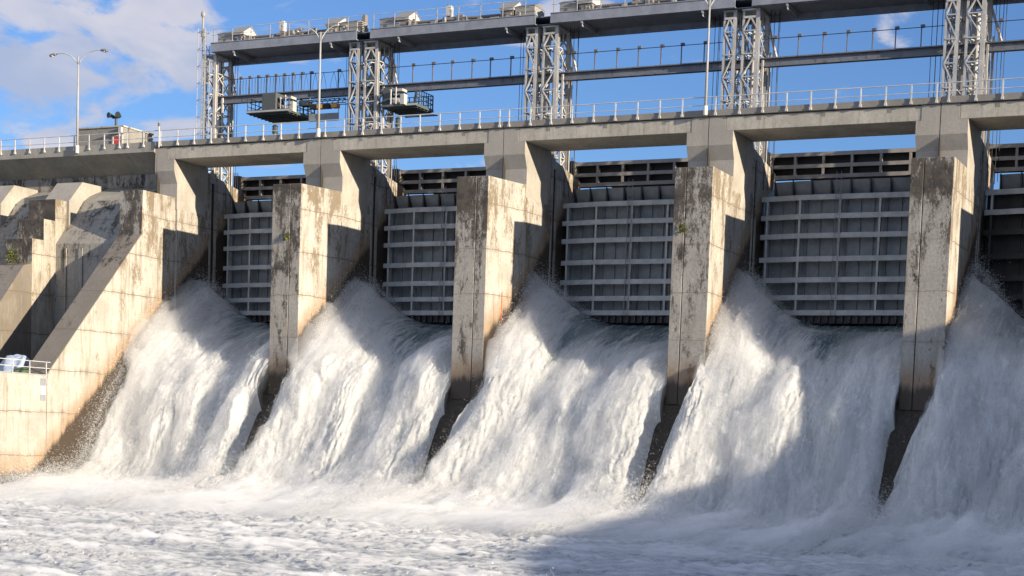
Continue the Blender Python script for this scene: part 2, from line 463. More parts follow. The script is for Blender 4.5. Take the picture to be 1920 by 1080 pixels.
def pier(i):
    X = L * i
    t = thing('dam_pier', (0, 0, 6.0), PIER_LABEL[i], 'dam pier', 'concrete piers between the spillway gates')
    xl = -1.59 if i else -0.15
    # upper column with its kinked front, in two halves either side of the open joint
    prof = [(0.0, 26.95), (0.0, 25.04), (0.42, 24.06), (0.42, 20.0), (4.3, 20.0), (4.3, 26.95)]
    for a, b, ta, tb in ((xl, -0.03, -1.25, -0.03), (0.03, 1.80, 0.03, 1.24)):
        if i == 0 and a < 0: ta = xl
        m = MB()
        m.prism_x([(0.0, 25.97), (0.0, 25.04), (0.42, 24.06), (0.42, 22.0), (4.3, 22.0), (4.3, 25.97)], a, b)
        m.prism_x([(0.002, 26.96), (0.002, 25.972), (4.298, 25.972), (4.298, 26.96)], ta, tb)
        m.build('upper_column', M['column'], t)
    MB().box(-0.03, 0.03, 0.06, 4.2, 22.0, 26.9).build('joint_filler', M['joint'], t)
    # body of the pier behind
    m = MB()
    if i:
        m.prism_x([(0.5, 22.0), (0.5, 0.0), (9.6, 0.0), (9.6, 24.6), (4.32, 25.6), (4.32, 22.0)], -1.59, 1.80)
    else:
        m.prism_x([(0.5, 22.0), (0.5, 0.0), (9.6, 0.0), (9.6, 24.6), (4.32, 25.6), (4.32, 22.0)], -0.9, 1.80)
    m.build('pier_wall', M['nose_plain'], t)
    # slots for the stop logs, on the flank beside the gate
    m = MB()
    m.box(1.80, 1.86, 4.55, 4.75, 9.0, 24.9); m.box(1.80, 1.86, 5.15, 5.45, 9.0, 24.9)
    m.build('guide_rail', M['abut'], t)
    m = MB()
    m.box(1.80, 1.812, 4.8, 5.1, 9.0, 24.8)
    m.build('stoplog_slot', M['joint'], t)
    m = MB(); m.box(1.80, 1.83, 4.0, 4.3, 21.7, 22.4); m.box(1.80, 1.83, 3.9, 4.15, 20.2, 20.5)
    m.build('niche_cover', M['machine'], t)
    if i == 0:
        # sloping buttress: vertical block above, then the long incline, then the toe wall
        xa, xb = -0.68, 1.60
        prof = [(0.498, 22.95), (-3.45, 22.95), (-3.52, 19.43), (-13.55, 7.85), (-13.60, -3.0), (0.498, -3.0)]
        m = MB(); m.prism_x(prof, xa, xb)
        m.build('buttress', M['nose'], t)
        # dark weathered skin of the incline, a thin screed
        m = MB()
        m.hexa([(xa + .01, -13.56, 7.86), (xb - .01, -13.56, 7.86), (xb - .01, -3.53, 19.44), (xa + .01, -3.53, 19.44)],
               [(xa + .01, -13.58, 7.90), (xb - .01, -13.58, 7.90), (xb - .01, -3.55, 19.47), (xa + .01, -3.55, 19.47)])
        m.build('incline_facing', M['slope'], t)
        MB().box(1.60, 1.608, -6.24, -6.19, 9.6, 10.45).build('gauge_mark', M['orange'], t)
    else:
        if i in (1, 2): fl, fr, bl, br = -1.66, 0.93, -1.66, 1.795
        else: fl, fr, bl, br = -0.84, 1.87, -1.585, 1.80
        for s0, s1 in (((fl, -0.025), (bl, -0.025)), ((0.025, fr), (0.025, br))):
            zt = 22.9
            m = MB()
            m.hexa([(s0[0], -3.74, 7.08), (s0[1], -3.74, 7.08), (s1[1], 0.5, 7.08), (s1[0], 0.5, 7.08)],
                   [(s0[0], -3.74, zt), (s0[1], -3.74, zt), (s1[1], 0.5, zt), (s1[0], 0.5, zt)])
            m.build('nose_block', M['nose'], t, bevel=0.03)
        MB().box(-0.025, 0.025, -3.68, 0.4, 7.1, 22.85).build('joint_filler', M['joint'], t)
        if i == 2:
            MB().hexa([(1.33, -1.93, 12.7), (1.342, -1.93, 12.7), (1.352, -1.88, 12.7), (1.34, -1.88, 12.7)],
                      [(1.33, -1.93, 14.87), (1.342, -1.93, 14.87), (1.352, -1.88, 14.87), (1.34, -1.88, 14.87)]).build('gauge_mark', M['orange'], t)
    t.location.x = X
    return t


for i in range(6): pier(i)

# ------------------------------------------------------------------ road spans
SPAN_LABEL = ['leftmost concrete road span, bridging the leftmost torrent', 'concrete road span over the second torrent from the left',
              'concrete road span over the middle torrent', 'concrete road span over the torrent crossed by the edge of the shadow', 'concrete road span cut by the right edge, over the darkest torrent']
for i in range(5):
    X = L * i
    t = thing('road_span', (X + 8, 2, 26), SPAN_LABEL[i], 'bridge span', 'road spans between the piers')
    a, b = X + 1.26, X + 14.73
    m = MB()
    m.prism_x([(0.03, 26.93), (0.03, 25.98), (4.25, 25.98), (4.25, 26.93)], a, b)
    m.build('girder', M['girder'], t, bevel=0.025)
    a, b = X + 0.02, X + 15.98
    m = MB()
    m.prism_x([(-0.14, 27.42), (-0.14, 26.99), (0.45, 26.962), (0.45, 27.42)], a, b)
    m.build('kerb', M['curb'], t, bevel=0.02)
    bx('road_slab', M['asphalt'], t, a, b, 0.452, 4.4, 26.962, 27.15)
    for x in (X + 3.5, X + 8.0, X + 12.5):
        bx('patch', M['curb'], t, x, x + 0.28, 0.018, 0.0295, 26.60, 26.86)

# ------------------------------------------------------------------ railings
POST = [0.51, 2.25, 3.92, 5.60, 7.29, 8.98, 10.69, 12.38, 14.06, 15.73]


def railing(posts, a, b, label, y=-0.20):
    t = thing('guard_railing', ((a + b) / 2, y, 27.0), label, 'railing', 'guard railings along the road kerb')
    m = MB(); m.tube([(a, y, 28.27), (b, y, 28.27)], 0.035, 6); m.build('top_rail', M['rail'], t)
    m = MB(); m.tube([(a, y, 27.72), (b, y, 27.72)], 0.028, 6); m.build('middle_rail', M['rail'], t)
    for x in posts:
        m = MB()
        m.box(x - .045, x + .045, y - .03, y + .03, 27.05, 28.27)
        m.box(x - .085, x + .085, y - .055, y + .058, 27.02, 27.16)
        m.box(x - .065, x + .065, y - .05, y + .05, 27.16, 27.22)
        m.build('post', M['rail'], t)


railing([-16.75, -15.15, -13.51, -11.86, -10.25, -8.58, -6.98, -5.35, -3.75, -2.9, -1.24], -20.0, 0.0, 'steel guard railing on the left road, in front of the building with the red door')
RL = ['steel guard railing above the leftmost torrent, in front of the hanging work platform', 'steel guard railing above the second torrent from the left', 'steel guard railing above the middle torrent',
      'steel guard railing above the torrent crossed by the edge of the shadow', 'steel guard railing above the darkest torrent at the right edge']
for i in range(5):
    railing([L * i + p for p in POST], L * i + 0.02, L * i + 15.98, RL[i])


# ------------------------------------------------------------------ street lamps
def lamp(x, zb, zt, label, d):
    y = -0.34
    t = thing('street_lamp', (x, y, zb), label, 'street lamp', 'twin-arm street lamps along the road')
    m = MB(); m.tube([(x, y, zb), (x, y, zt)], 0.105, 10, 0.06); m.build('pole', M['pole'], t, smooth=True)
    m = MB(); m.tube([(x, y, zb - 0.28), (x, y, zb + 0.35)], 0.16, 10); m.build('base_sleeve', M['rail'], t)
    for s in (-1, 1):
        pts = []
        for k in range(9):
            u = k / 8
            pts.append((x + s * d * u ** 1.15, y, zt - 0.70 + 1.15 * (1 - (1 - u) ** 2.4) - .12 * u ** 4))
        m = MB(); m.tube(pts, 0.045, 7, 0.035); arm = m.build('arm', M['rail'], t, smooth=True)
        e = Vector(pts[-1])
        m = MB(); m.tube([e, e + Vector((s * .12, 0, .0)), e + Vector((s * .35, 0, -.02)), e + Vector((s * .55, 0, -.06)), e + Vector((s * .62, 0, -.08))], 0.10, 10, 0.12)
        m.build('lamp_head', M['machine'], arm, smooth=True)
        m = MB(); m.ball(e + Vector((s * .38, 0, -.13)), 0.13, 10, 0.6); m.build('lamp_glass', M['glass'], arm, smooth=True)


lamp(-8.12, 27.06, 34.72, 'twin-arm street lamp standing on the left abutment road, clear against the clouds', 2.45)
lamp(15.98, 27.3, 34.95, 'twin-arm street lamp beside the leftmost double lattice tower, arms against the hoist girder', 1.75)
lamp(47.83, 27.3, 34.95, 'twin-arm street lamp rising out of the top edge, left of the fourth lattice tower', 1.75)


# ------------------------------------------------------------------ lattice towers
TW_LABEL = ['single lattice column at the left end of the hoist bridge, behind the caged ladder mast', 'double lattice tower right of the hanging work platform and behind the leftmost kerb lamp',
            'double lattice tower in the middle, above the pier with the orange mark', 'double lattice tower right of the tall lamp post', 'double lattice tower nearest the right edge, rising out of the picture', 'double lattice tower beyond the right edge']
Z0, Z1 = 24.4, 35.55


def lattice_col(t, x0, x1, y0, y1, fl, fr, seed):
    r = random.Random(seed)
    def leg(x, y, w, d):
        m = MB()   # I section
        m.box(x - w / 2, x + w / 2, y - d / 2, y - d / 2 + .03, Z0, Z1)
        m.box(x - w / 2, x + w / 2, y + d / 2 - .03, y + d / 2, Z0, Z1)
        m.box(x - .02, x + .02, y - d / 2 + .03, y + d / 2 - .03, Z0, Z1)
        m.build('leg', M['lattice'], t)
    leg(x0, y0, fl, .26); leg(x1, y0, fr, .30); leg(x0, y1, .22, .26); leg(x1, y1, .30, .28)
    ph = 1.62
    zs = [Z1 - 0.45 - 0.95 - k * ph for k in range(6)]
    zt = Z1 - .45
    xm, ym = (x0 + x1) / 2, (y0 + y1) / 2
    for y in (y0 - .12, y1 + .10):
        fb = MB()
        fb.bar((x0, y, zt), (x1, y, zt), .12, .16)
        fb.bar((x0, y, zt - .9), (xm, y, zt), .10); fb.bar((x1, y, zt - .9), (xm, y, zt), .10)
        for k, z in enumerate(zs):
            zb = max(Z0, z - ph)
            fb.bar((x0, y - .02, z), (x1, y - .02, z), .07, .08)
            if k % 2 == 0: fb.bar((x0, y, z), (x1, y, zb), .08)
            else: fb.bar((x1, y, z), (x0, y, zb), .08)
            if y > y0: fb.bar((x1, y, z), (x0, y, zb), .07) if k % 2 == 0 else fb.bar((x0, y, z), (x1, y, zb), .07)
        fb.build('face_bracing', M['lattice'], t)
    for x in (x0, x1):
        sb = MB()
        for k, z in enumerate(zs):
            zb = max(Z0, z - ph)
            sb.bar((x, y0, z), (x, y1, z), .07)
            if k % 2 == 0: sb.bar((x, y0, z), (x, y1, zb), .10); sb.bar((x, ym, z), (x, y0, zb + ph * .5), .065)
            else: sb.bar((x, y1, z), (x, y0, zb), .10); sb.bar((x, ym, z), (x, y1, zb + ph * .5), .065)
        sb.bar((x, ym, Z0), (x, ym, Z1), .07)
        sb.build('side_bracing', M['lattice'], t)
    for z in zs:
        ib = MB(); ib.bar((x0, y0, z), (x1, y1, z), .055); ib.bar((x1, y0, z), (x0, y1, z), .055)
        ib.build('plan_bracing', M['lattice'], t)
    m = MB(); m.box(x0 - .12, x1 + .15, y0 - .2, y1 + .2, Z1, Z1 + .12); m.box((x0 + x1) / 2 - .18, (x0 + x1) / 2 + .18, y0 - .1, y0 + .2, Z1 + .12, Z1 + .16)
    m.build('cap_plate', M['lattice'], t)


for i in range(6):
    X = L * i
    t = thing('lattice_tower', (X, 6.7, Z0), TW_LABEL[i], 'lattice tower', 'steel lattice towers under the hoist bridge')
    if i: lattice_col(t, X - 1.24, X - .46, 5.7, 7.7, .17, .25, i)
    lattice_col(t, X + .20, X + 1.28, 5.7, 7.7, .17, .28, i + 20)
    # tail of the tower: outer strut and ladder pipe on the right flank
    for p_, q_ in (((X + 1.62, 7.6, Z0), (X + 1.62, 7.6, 33.0)), ((X + 1.4, 7.7, 34.9), (X + 2.25, 7.2, 32.5)), ((X + 1.5, 6.4, Z0), (X + 1.5, 6.4, 32.2))):
        m = MB(); m.bar(p_, q_, .14); m.build('outer_strut', M['lattice'], t)
    m = MB(); m.tube([(X + .75, 6.5, Z0), (X + .75, 6.5, 34.5)], .16, 8); m.build('hoist_pipe', M['lattice'], t)

# ------------------------------------------------------------------ hoist bridge
HB = ['grey steel hoist girder span above the leftmost torrent, with two white-gabled housings on top', 'grey steel hoist girder span above the second torrent from the left', 'grey steel hoist girder span above the middle torrent',
      'grey steel hoist girder span above the torrent crossed by the edge of the shadow', 'grey steel hoist girder span past the top right corner']
for i in range(5):
    X = L * i
    a = X + (0.97 if i else 1.25); b = X + 15.70
    t = thing('hoist_bridge', ((a + b) / 2, 6.5, 35.68), HB[i], 'hoist bridge', 'steel spans of the hoist bridge')
    m = MB(); m.box(a, b, 5.0, 5.06, 35.75, 36.40); m.box(a, b, 4.97, 5.40, 35.70, 35.748); m.box(a, b, 4.95, 5.42, 36.402, 36.46)
    m.build('front_girder', M['girder_steel'], t)
    b2 = X + 16.95
    m = MB(); m.box(a, b2, 7.92, 7.98, 35.30, 36.40); m.box(a, b2, 7.80, 8.1, 35.25, 35.298); m.box(a, b2, 7.80, 8.1, 36.402, 36.46)
    m.build('rear_girder', M['girder_steel'], t)
    bx('soffit_plate', M['girder_steel'], t, a, b2, 5.41, 7.9, 35.72, 35.76)
    bx('deck_plate', M['girder_steel'], t, a + .02, b2 - .02, 5.45, 7.9, 36.30, 36.36)
    m = MB()
    for x in (a + .6, b - .6):
        m.box(x - .04, x + .04, 5.45, 7.72, 35.765, 36.28)
    m.build('diaphragm', M['girder_steel'], t)
    for x in (X + 3.58, X + 13.2):
        m = MB(); m.box(x - .07, x + .07, 5.0, 7.79, 35.50, 35.69); m.box(x - .02, x + .02, 5.1, 7.7, 35.3, 35.50)
        m.build('cross_beam', M['girder_steel'], t)
    m = MB(); m.tube([(a, 5.15, 37.6), (b + .4, 5.15, 37.6)], .028, 5); m.tube([(a, 5.15, 37.1), (b + .4, 5.15, 37.1)], .022, 5)
    m.build('handrail', M['rail'], t)
    for k in range(8):
        x = a + .2 + (b - a) * k / 7.6
        bx('handrail_post', M['mast'], t, x - .03, x + .03, 5.12, 5.18, 36.46, 37.62)
    # drive shafting along the deck
    m = MB(); m.tube([(a + 1, 6.3, 37.02), (b - 1, 6.3, 37.02)], .11, 8); m.box(a + 1, b - 1, 6.0, 6.6, 36.38, 36.52)
    for k in range(7):
        x = a + 1.6 + k * 1.9
        m.box(x - .08, x + .08, 6.15, 6.45, 36.5, 37.0)
    m.build('drive_shaft', M['machine'], t)
    m = MB(); m.box(a + 3.4, b - 3.4, 6.75, 7.1, 36.85, 37.2); m.build('cable_tray', M['steel'], t)
    rr = random.Random(100 + i)
    for k in range(12):
        x = a + 1.0 + (b - a - 2.5) * (k + rr.random() * .8) / 12
        w, h = rr.uniform(.12, .5), rr.uniform(.2, .62)
        m = MB()
        if k % 3: m.box(x, x + w, 5.45, 5.45 + rr.uniform(.15, .4), 36.47, 36.47 + h)
        else: m.tube([(x, 5.6, 36.6), (x + w + .5, 5.6, 36.6)], rr.uniform(.08, .16), 8)
        m.build('equipment_box' if k % 3 else 'drum', M[rr.choice(['machine', 'machine', 'house', 'steel'])], t)
    # ropes hanging down to the gate
    for k, dx in enumerate((1.9, 2.05, 2.25, 2.6, 13.5, 13.75, 13.95, 14.2)):
        m = MB(); x = X + dx
        yy = 6.6 + .4 * (k % 3)
        m.tube([(x, yy, 36.3), (x, yy, 23.0)], .022, 5); m.build('hoist_rope', M['black'], t)


def housing(x0, x1, lab, flip=False):
    t = thing('hoist_housing', ((x0 + x1) / 2, 6.6, 36.4), lab, 'machine housing', 'gabled hoist housings on the hoist bridge')
    y0, y1, ym = 5.7, 7.6, 6.65
    xs = x1 - 1.25 if not flip else x0 + 1.25
    lo, hi = (x0, xs - .02) if not flip else (xs + .02, x1)
    bx('machine_box', M['house'], t, lo, hi, y0 + .15, y1 - .1, 36.55, 37.35, bevel=.04)
    m = MB(); m.prism_x([(y0 + .05, 37.36), (ym, 37.72), (y1, 37.36)], lo - .06, hi); m.build('roof', M['roof'], t)
    g0, g1 = (xs, x1) if not flip else (x0, xs)
    bx('drum_frame', M['machine'], t, g0 + .1, g1 - .1, y0 + .1, y1 - .1, 36.5, 37.15)
    m = MB(); m.prism_x([(y0 - .02, 37.34), (ym, 37.93), (y1 + .02, 37.34), (y1 + .02, 37.16), (y0 - .02, 37.16)], g0, g1); m.build('gabled_cover', M['white'], t)
    m = MB(); m.prism_x([(y0 - .12, 37.33), (ym, 38.0), (y1 + .12, 37.33), (y1 + .12, 37.29), (ym, 37.945), (y0 - .12, 37.29)], g0 - .05, g1 + .06); m.build('cover_roof', M['house'], t)
    m = MB(); m.tube([(g0 + .3, y0 + .05, 36.8), (g1 - .2, y0 + .05, 36.8)], .18, 8); m.ball((g0 + .5, y0, 36.65), .14, 8); m.build('gear', M['machine'], t)


HH = ['white-gabled hoist housing at the left end of the hoist bridge, beside the ladder mast', 'white-gabled hoist housing above the gap left of the leftmost double lattice tower', 'white-gabled hoist housing just right of the leftmost double lattice tower',
      'beige hoist housing above the gap left of the middle lattice tower', 'beige hoist housing just right of the middle lattice tower', 'hoist housing on the span left of the tall lamp, cut by the top edge',
      'hoist housing above the fourth span, outside the top edge', 'hoist housing at the end of the fourth span, outside the top edge', 'hoist housing on the last span, outside the top edge', 'hoist housing at the far end of the last span, outside the top edge']
ML = ['brown hoist drive motor between the two white-gabled housings', 'brown hoist drive motor left of the beige housing, on the second span', 'brown hoist drive motor on the middle span, at the top edge', 'hoist drive motor on the fourth span', 'hoist drive motor on the last span']
CL_ = ['white cabinet on a post behind the leftmost drive motor', 'white cabinet on a post standing on the second hoist span', 'white cabinet on a post on the middle span', 'white cabinet on a post on the fourth span', 'white cabinet on a post on the last span']
for i in range(3):
    X = L * i
    housing(X + 1.3, X + 4.1, HH[2 * i]); housing(X + 12.2, X + 15.2, HH[2 * i + 1], True)
    t = thing('drive_motor', (X + 7.8, 6.5, 36.4), ML[i], 'motor', 'drive motors on the hoist bridge')
    m = MB(); m.tube([(X + 7.2, 6.2, 36.9), (X + 8.2, 6.2, 36.9)], .26, 10); m.build('motor_body', M['machine'], t)
    bx('gearbox', M['machine'], t, X + 8.25, X + 8.9, 5.9, 6.8, 36.5, 37.2, bevel=.04)
    m = MB(); m.tube([(X + 7.65, 6.2, 37.1), (X + 7.65, 6.2, 37.62)], .09, 8); m.ball((X + 7.65, 6.2, 37.65), .15, 8); m.build('brake_cap', M['house'], t)
    t = thing('cabinet', (X + 6.85, 7.3, 36.36), CL_[i], 'cabinet', 'white cabinets on the hoist bridge')
    bx('box', M['white'], t, X + 6.6, X + 7.1, 7.1, 7.5, 37.55, 38.35, bevel=.03)
    m = MB(); m.tube([(X + 6.72, 7.3, 36.37), (X + 6.72, 7.3, 37.55)], .05, 6); m.tube([(X + 6.98, 7.3, 36.37), (X + 6.98, 7.3, 37.55)], .05, 6); m.build('post', M['machine'], t)
    m = MB(); m.box(X + 6.65, X + 6.8, 7.2, 7.35, 38.35, 38.47); m.build('beacon', M['machine'], t)
t = thing('exhaust_stack', (15.2, 6.6, 36.4), 'grey ribbed ventilation stack on the hoist bridge, right of the second white-gabled housing', 'ventilation stack')
m = MB(); m.box(15.25, 15.55, 6.4, 6.8, 36.4, 38.05); m.build('stack', M['machine'], t)
m = MB()
for k in range(6): m.box(15.2, 15.62, 5.9, 6.38, 36.6 + k * .14, 36.68 + k * .14)
m.build('louvre', M['house'], t)

# ------------------------------------------------------------------ crane beam with its posts
BL = ['rust-stained crane beam behind the hanging work platform, crowded with cable loops', 'rust-stained crane beam above the second torrent, the right-hand work platform hanging from its end', 'rust-stained crane beam above the middle torrent',
      'rust-stained crane beam above the torrent crossed by the edge of the shadow', 'rust-stained crane beam at the right edge']
for i in range(5):
    X = L * i
    a, b = X + .02, X + 15.98
    t = thing('crane_beam', ((a + b) / 2, 6.6, 31.72), BL[i], 'crane beam', 'crane beams behind the lattice towers')
    m = MB(); m.box(a, b, 6.57, 6.63, 31.79, 32.28); m.box(a, b, 6.38, 6.82, 31.72, 31.79); m.box(a, b, 6.34, 6.86, 32.28, 32.36)
    m.build('beam', M['beam'], t)
    ps = [3.11, 4.04, 4.92, 5.79, 6.71, 7.57, 8.42, 9.33, 10.23, 12.94] if i == 0 else [2.2, 4.02, 5.85, 7.6, 9.42, 11.05, 12.85]
    for p in ps:
        x = X + p
        m = MB(); m.box(x - .032, x + .032, 6.62, 6.70, 32.36, 33.86); m.box(x - .06, x + .22, 6.58, 6.76, 33.72, 33.92)
        m.build('wire_post', M['rustpost'], t)
    m = MB(); m.tube([(a + 1.2, 6.5, 33.70), (b - 1.0, 6.5, 33.70)], .028, 5); m.build('trolley_wire', M['black'], t)
    if i == 0:
        xs = [2.9 + .31 * k for k in range(20)] + [9.3, 9.9, 10.8, 11.6, 12.6, 13.4]
        for k, x in enumerate(xs):
            w = .07 if k < 18 else .07 + .035 * (k - 17)
            dp = 1.35
            pts = [(x + w * math.sin(u * math.pi / 2) * s + 0, 6.5, 33.70 - dp * (u if True else u)) for s in (-1,) for u in (0, .25, .5, .75, 1)]
            pts2 = [(x - (q[0] - x), q[1], q[2]) for q in reversed(pts[:-1])]
            m = MB(); m.tube(pts + [(x, 6.5, 33.70 - dp - .05)] + [(x - (pts[-1][0] - x), 6.5, pts[-1][2])] + pts2, .016, 4)
            m.build('cable_loop', M['black'], t)


def platform(x0, x1, label, cabinet, y0=4.9, y1=8.7):
    z = 30.38
    t = thing('work_platform', ((x0 + x1) / 2, 6.6, z), label, 'work platform', 'work platforms hanging from the crane beam')
    m = MB(); m.box(x0, x1, y0, y1, z, z + .05); m.box(x0, x1, y0 - .02, y0 + .05, z + .05, z + .26); m.box(x0, x1, y1 - .05, y1, z + .05, z + .2); m.box(x1 - .05, x1 + .003, y0, y1, z + .05, z + .22)
    for k in range(7): m.box(x0 + .1, x1 - .1, y0 + .3 + k * .52, y0 + .4 + k * .52, z - .09, z - .002)
    m.build('floor', M['floor'], t)
    bx('edge_beam', M['lattice'], t, x0, x1, y0 - .06, y0 - .022, z + .06, z + .2)
    m = MB()
    for (p, q_) in (((x1 - .04, y0 + .1), (x1 - .04, y1 - .05)), ((x0 + .1, y1 - .03), (x1 - .1, y1 - .03)), ((x0 + .03, y0 + .1), (x0 + .03, y1 - .1))):
        for h in (.6, .95, 1.3): m.bar((*p, z + h), (*q_, z + h), .05)
        n = 7
        for k in range(n + 1):
            u = k / n; m.bar((p[0] + (q_[0] - p[0]) * u, p[1] + (q_[1] - p[1]) * u, z + .05), (p[0] + (q_[0] - p[0]) * u, p[1] + (q_[1] - p[1]) * u, z + 1.3), .05)
    m.build('guard_rail', M['darkgreen'], t)
    c0, c1 = cabinet
    bx('cabinet', M['green'], t, c0, c1, y0 + .1, y0 + 1.3, z + .1, z + 1.62, bevel=.03)
    m = MB()
    for x in (x0 + .6, c1 + .5, c1 + 1.0, x1 - .5):
        m.bar((x, 6.2, z + .05), (x, 6.45, 31.7), .12)
    m.bar((x0 + .2, 5.3, z + .1), (x0 + 1.2, 6.4, z + 1.2), .09); m.bar((c1 + .3, 5.4, z + .1), (c1 + 1.2, 5.9, z + 1.25), .09)
    m.build('hanger', M['darkgreen'], t)
    m = MB(); m.tube([(c1 + .25, 5.5, z + .4), (c1 + 1.1, 5.5, z + .4)], .26, 10); m.box(c1 + 1.15, c1 + 1.5, 5.3, 5.8, z + .1, z + .9); m.box(c1 + .2, c1 + 1.4, 5.2, 5.9, z + 1.1, z + 1.3)
    m.tube([(c1 + .35, 5.2, z + .1), (c1 + .35, 5.2, z + 1.25)], .06, 6); m.tube([(c1 + .85, 5.15, z + .1), (c1 + .85, 5.15, z + 1.4)], .05, 6)
    m.build('winch', M['lattice'], t)


platform(5.15, 9.35, 'dark grey work platform with cabinet and winch, hanging left of the leftmost double lattice tower', (6.6, 8.0))
platform(17.75, 21.0, 'dark grey work platform hanging just right of the leftmost double lattice tower', (17.8, 18.6), 5.75, 8.4)
t = thing('beam_trolley', (11.5, 6.6, 31.2), 'slender trolley frame with black and yellow blocks, under the crane beam beside the lamp post', 'trolley')
m = MB()
for y in (6.3, 6.9): m.bar((9.6, y, 31.5), (13.9, y, 31.5), .06); m.bar((9.6, y, 31.15), (13.9, y, 31.15), .06)
for k in range(9): m.bar((9.6 + .5 * k, 6.3, 31.15), (9.9 + .5 * k, 6.3, 31.5), .04); m.bar((10 + .45 * k, 6.3, 31.5), (10 + .45 * k, 6.9, 31.5), .04)
m.box(9.4, 10.2, 6.25, 6.95, 31.1, 31.5); m.build('frame', M['darkgreen'], t)
for k, x in enumerate((10.55, 11.2, 11.85, 12.6)):
    m = MB(); m.box(x, x + .55, 6.2, 6.7, 30.78, 31.1); m.build('block', M['yellow'] if k in (1, 3) else M['black'], t)
t = thing('hanging_panel', (11.8, 6.4, 29.7), 'blue-grey flat panel hung on two thin rods behind the lamp post', 'panel')
bx('panel', M['skin'], t, 10.35, 13.25, 6.35, 6.42, 29.75, 30.38)
m = MB(); m.tube([(10.4, 6.4, 30.38), (10.4, 6.4, 31.7)], .03, 5); m.tube([(13.2, 6.4, 30.38), (13.2, 6.4, 31.7)], .03, 5); m.build('rod', M['steel'], t)

# ------------------------------------------------------------------ caged ladder mast at the left end
t = thing('ladder_mast', (.35, 5.1, 24.4), 'white caged ladder mast with an antenna cap, left end of the hoist bridge', 'ladder mast')
for x, y in ((0.0, 4.9), (.75, 4.9), (0.0, 5.5), (.75, 5.5)):
    MB().tube([(x, y, 26.0), (x, y, 37.7 if y < 5 else 36.4)], .032, 6).build('upright', M['mast'], t)
m = MB()
for k in range(30): m.bar((.28, 5.2, 26.6 + k * .36), (.62, 5.2, 26.6 + k * .36), .02)
m.bar((.28, 5.2, 26), (.28, 5.2, 37.4), .035); m.bar((.62, 5.2, 26), (.62, 5.2, 37.4), .035)
m.build('ladder', M['mast'], t)
for k in range(8):
    z = 27.6 + k * 1.4
    m = MB(); pts = [(.375 + .42 * math.cos(a), 5.2 + .42 * math.sin(a), z) for a in [2 * math.pi * j / 12 for j in range(13)]]
    m.tube(pts, .022, 5); m.build('cage_hoop', M['mast'], t)
m = MB()
for k in range(7):
    z = 27 + k * 1.45; m.bar((0, 4.9, z), (.75, 4.9, z + 1.4), .028); m.bar((.75, 5.5, z), (0, 5.5, z + 1.4), .028)
m.build('lacing', M['mast'], t)
m = MB(); m.tube([(.42, 5.0, 36.4), (.42, 5.0, 38.7)], .09, 8); m.build('antenna_pole', M['mast'], t)
m = MB(); m.ball((.42, 5.0, 38.85), .2, 10, 1.5); m.box(.3, .54, 4.86, 5.14, 37.0, 37.5); m.build('antenna_cap', M['mast'], t)

# ------------------------------------------------------------------ gates
GL = ['grey steel spillway gate behind the leftmost torrent', 'grey steel spillway gate behind the second torrent from the left', 'grey steel spillway gate behind the middle torrent, rust spots on its lower beams',
      'grey steel spillway gate most fully in view, behind the torrent crossed by the shadow edge', 'dark spillway gate at the right edge, only its top beams pale']
GZ = [22.27, 20.93, 19.57, 17.93, 16.45, 15.2, 14.12]


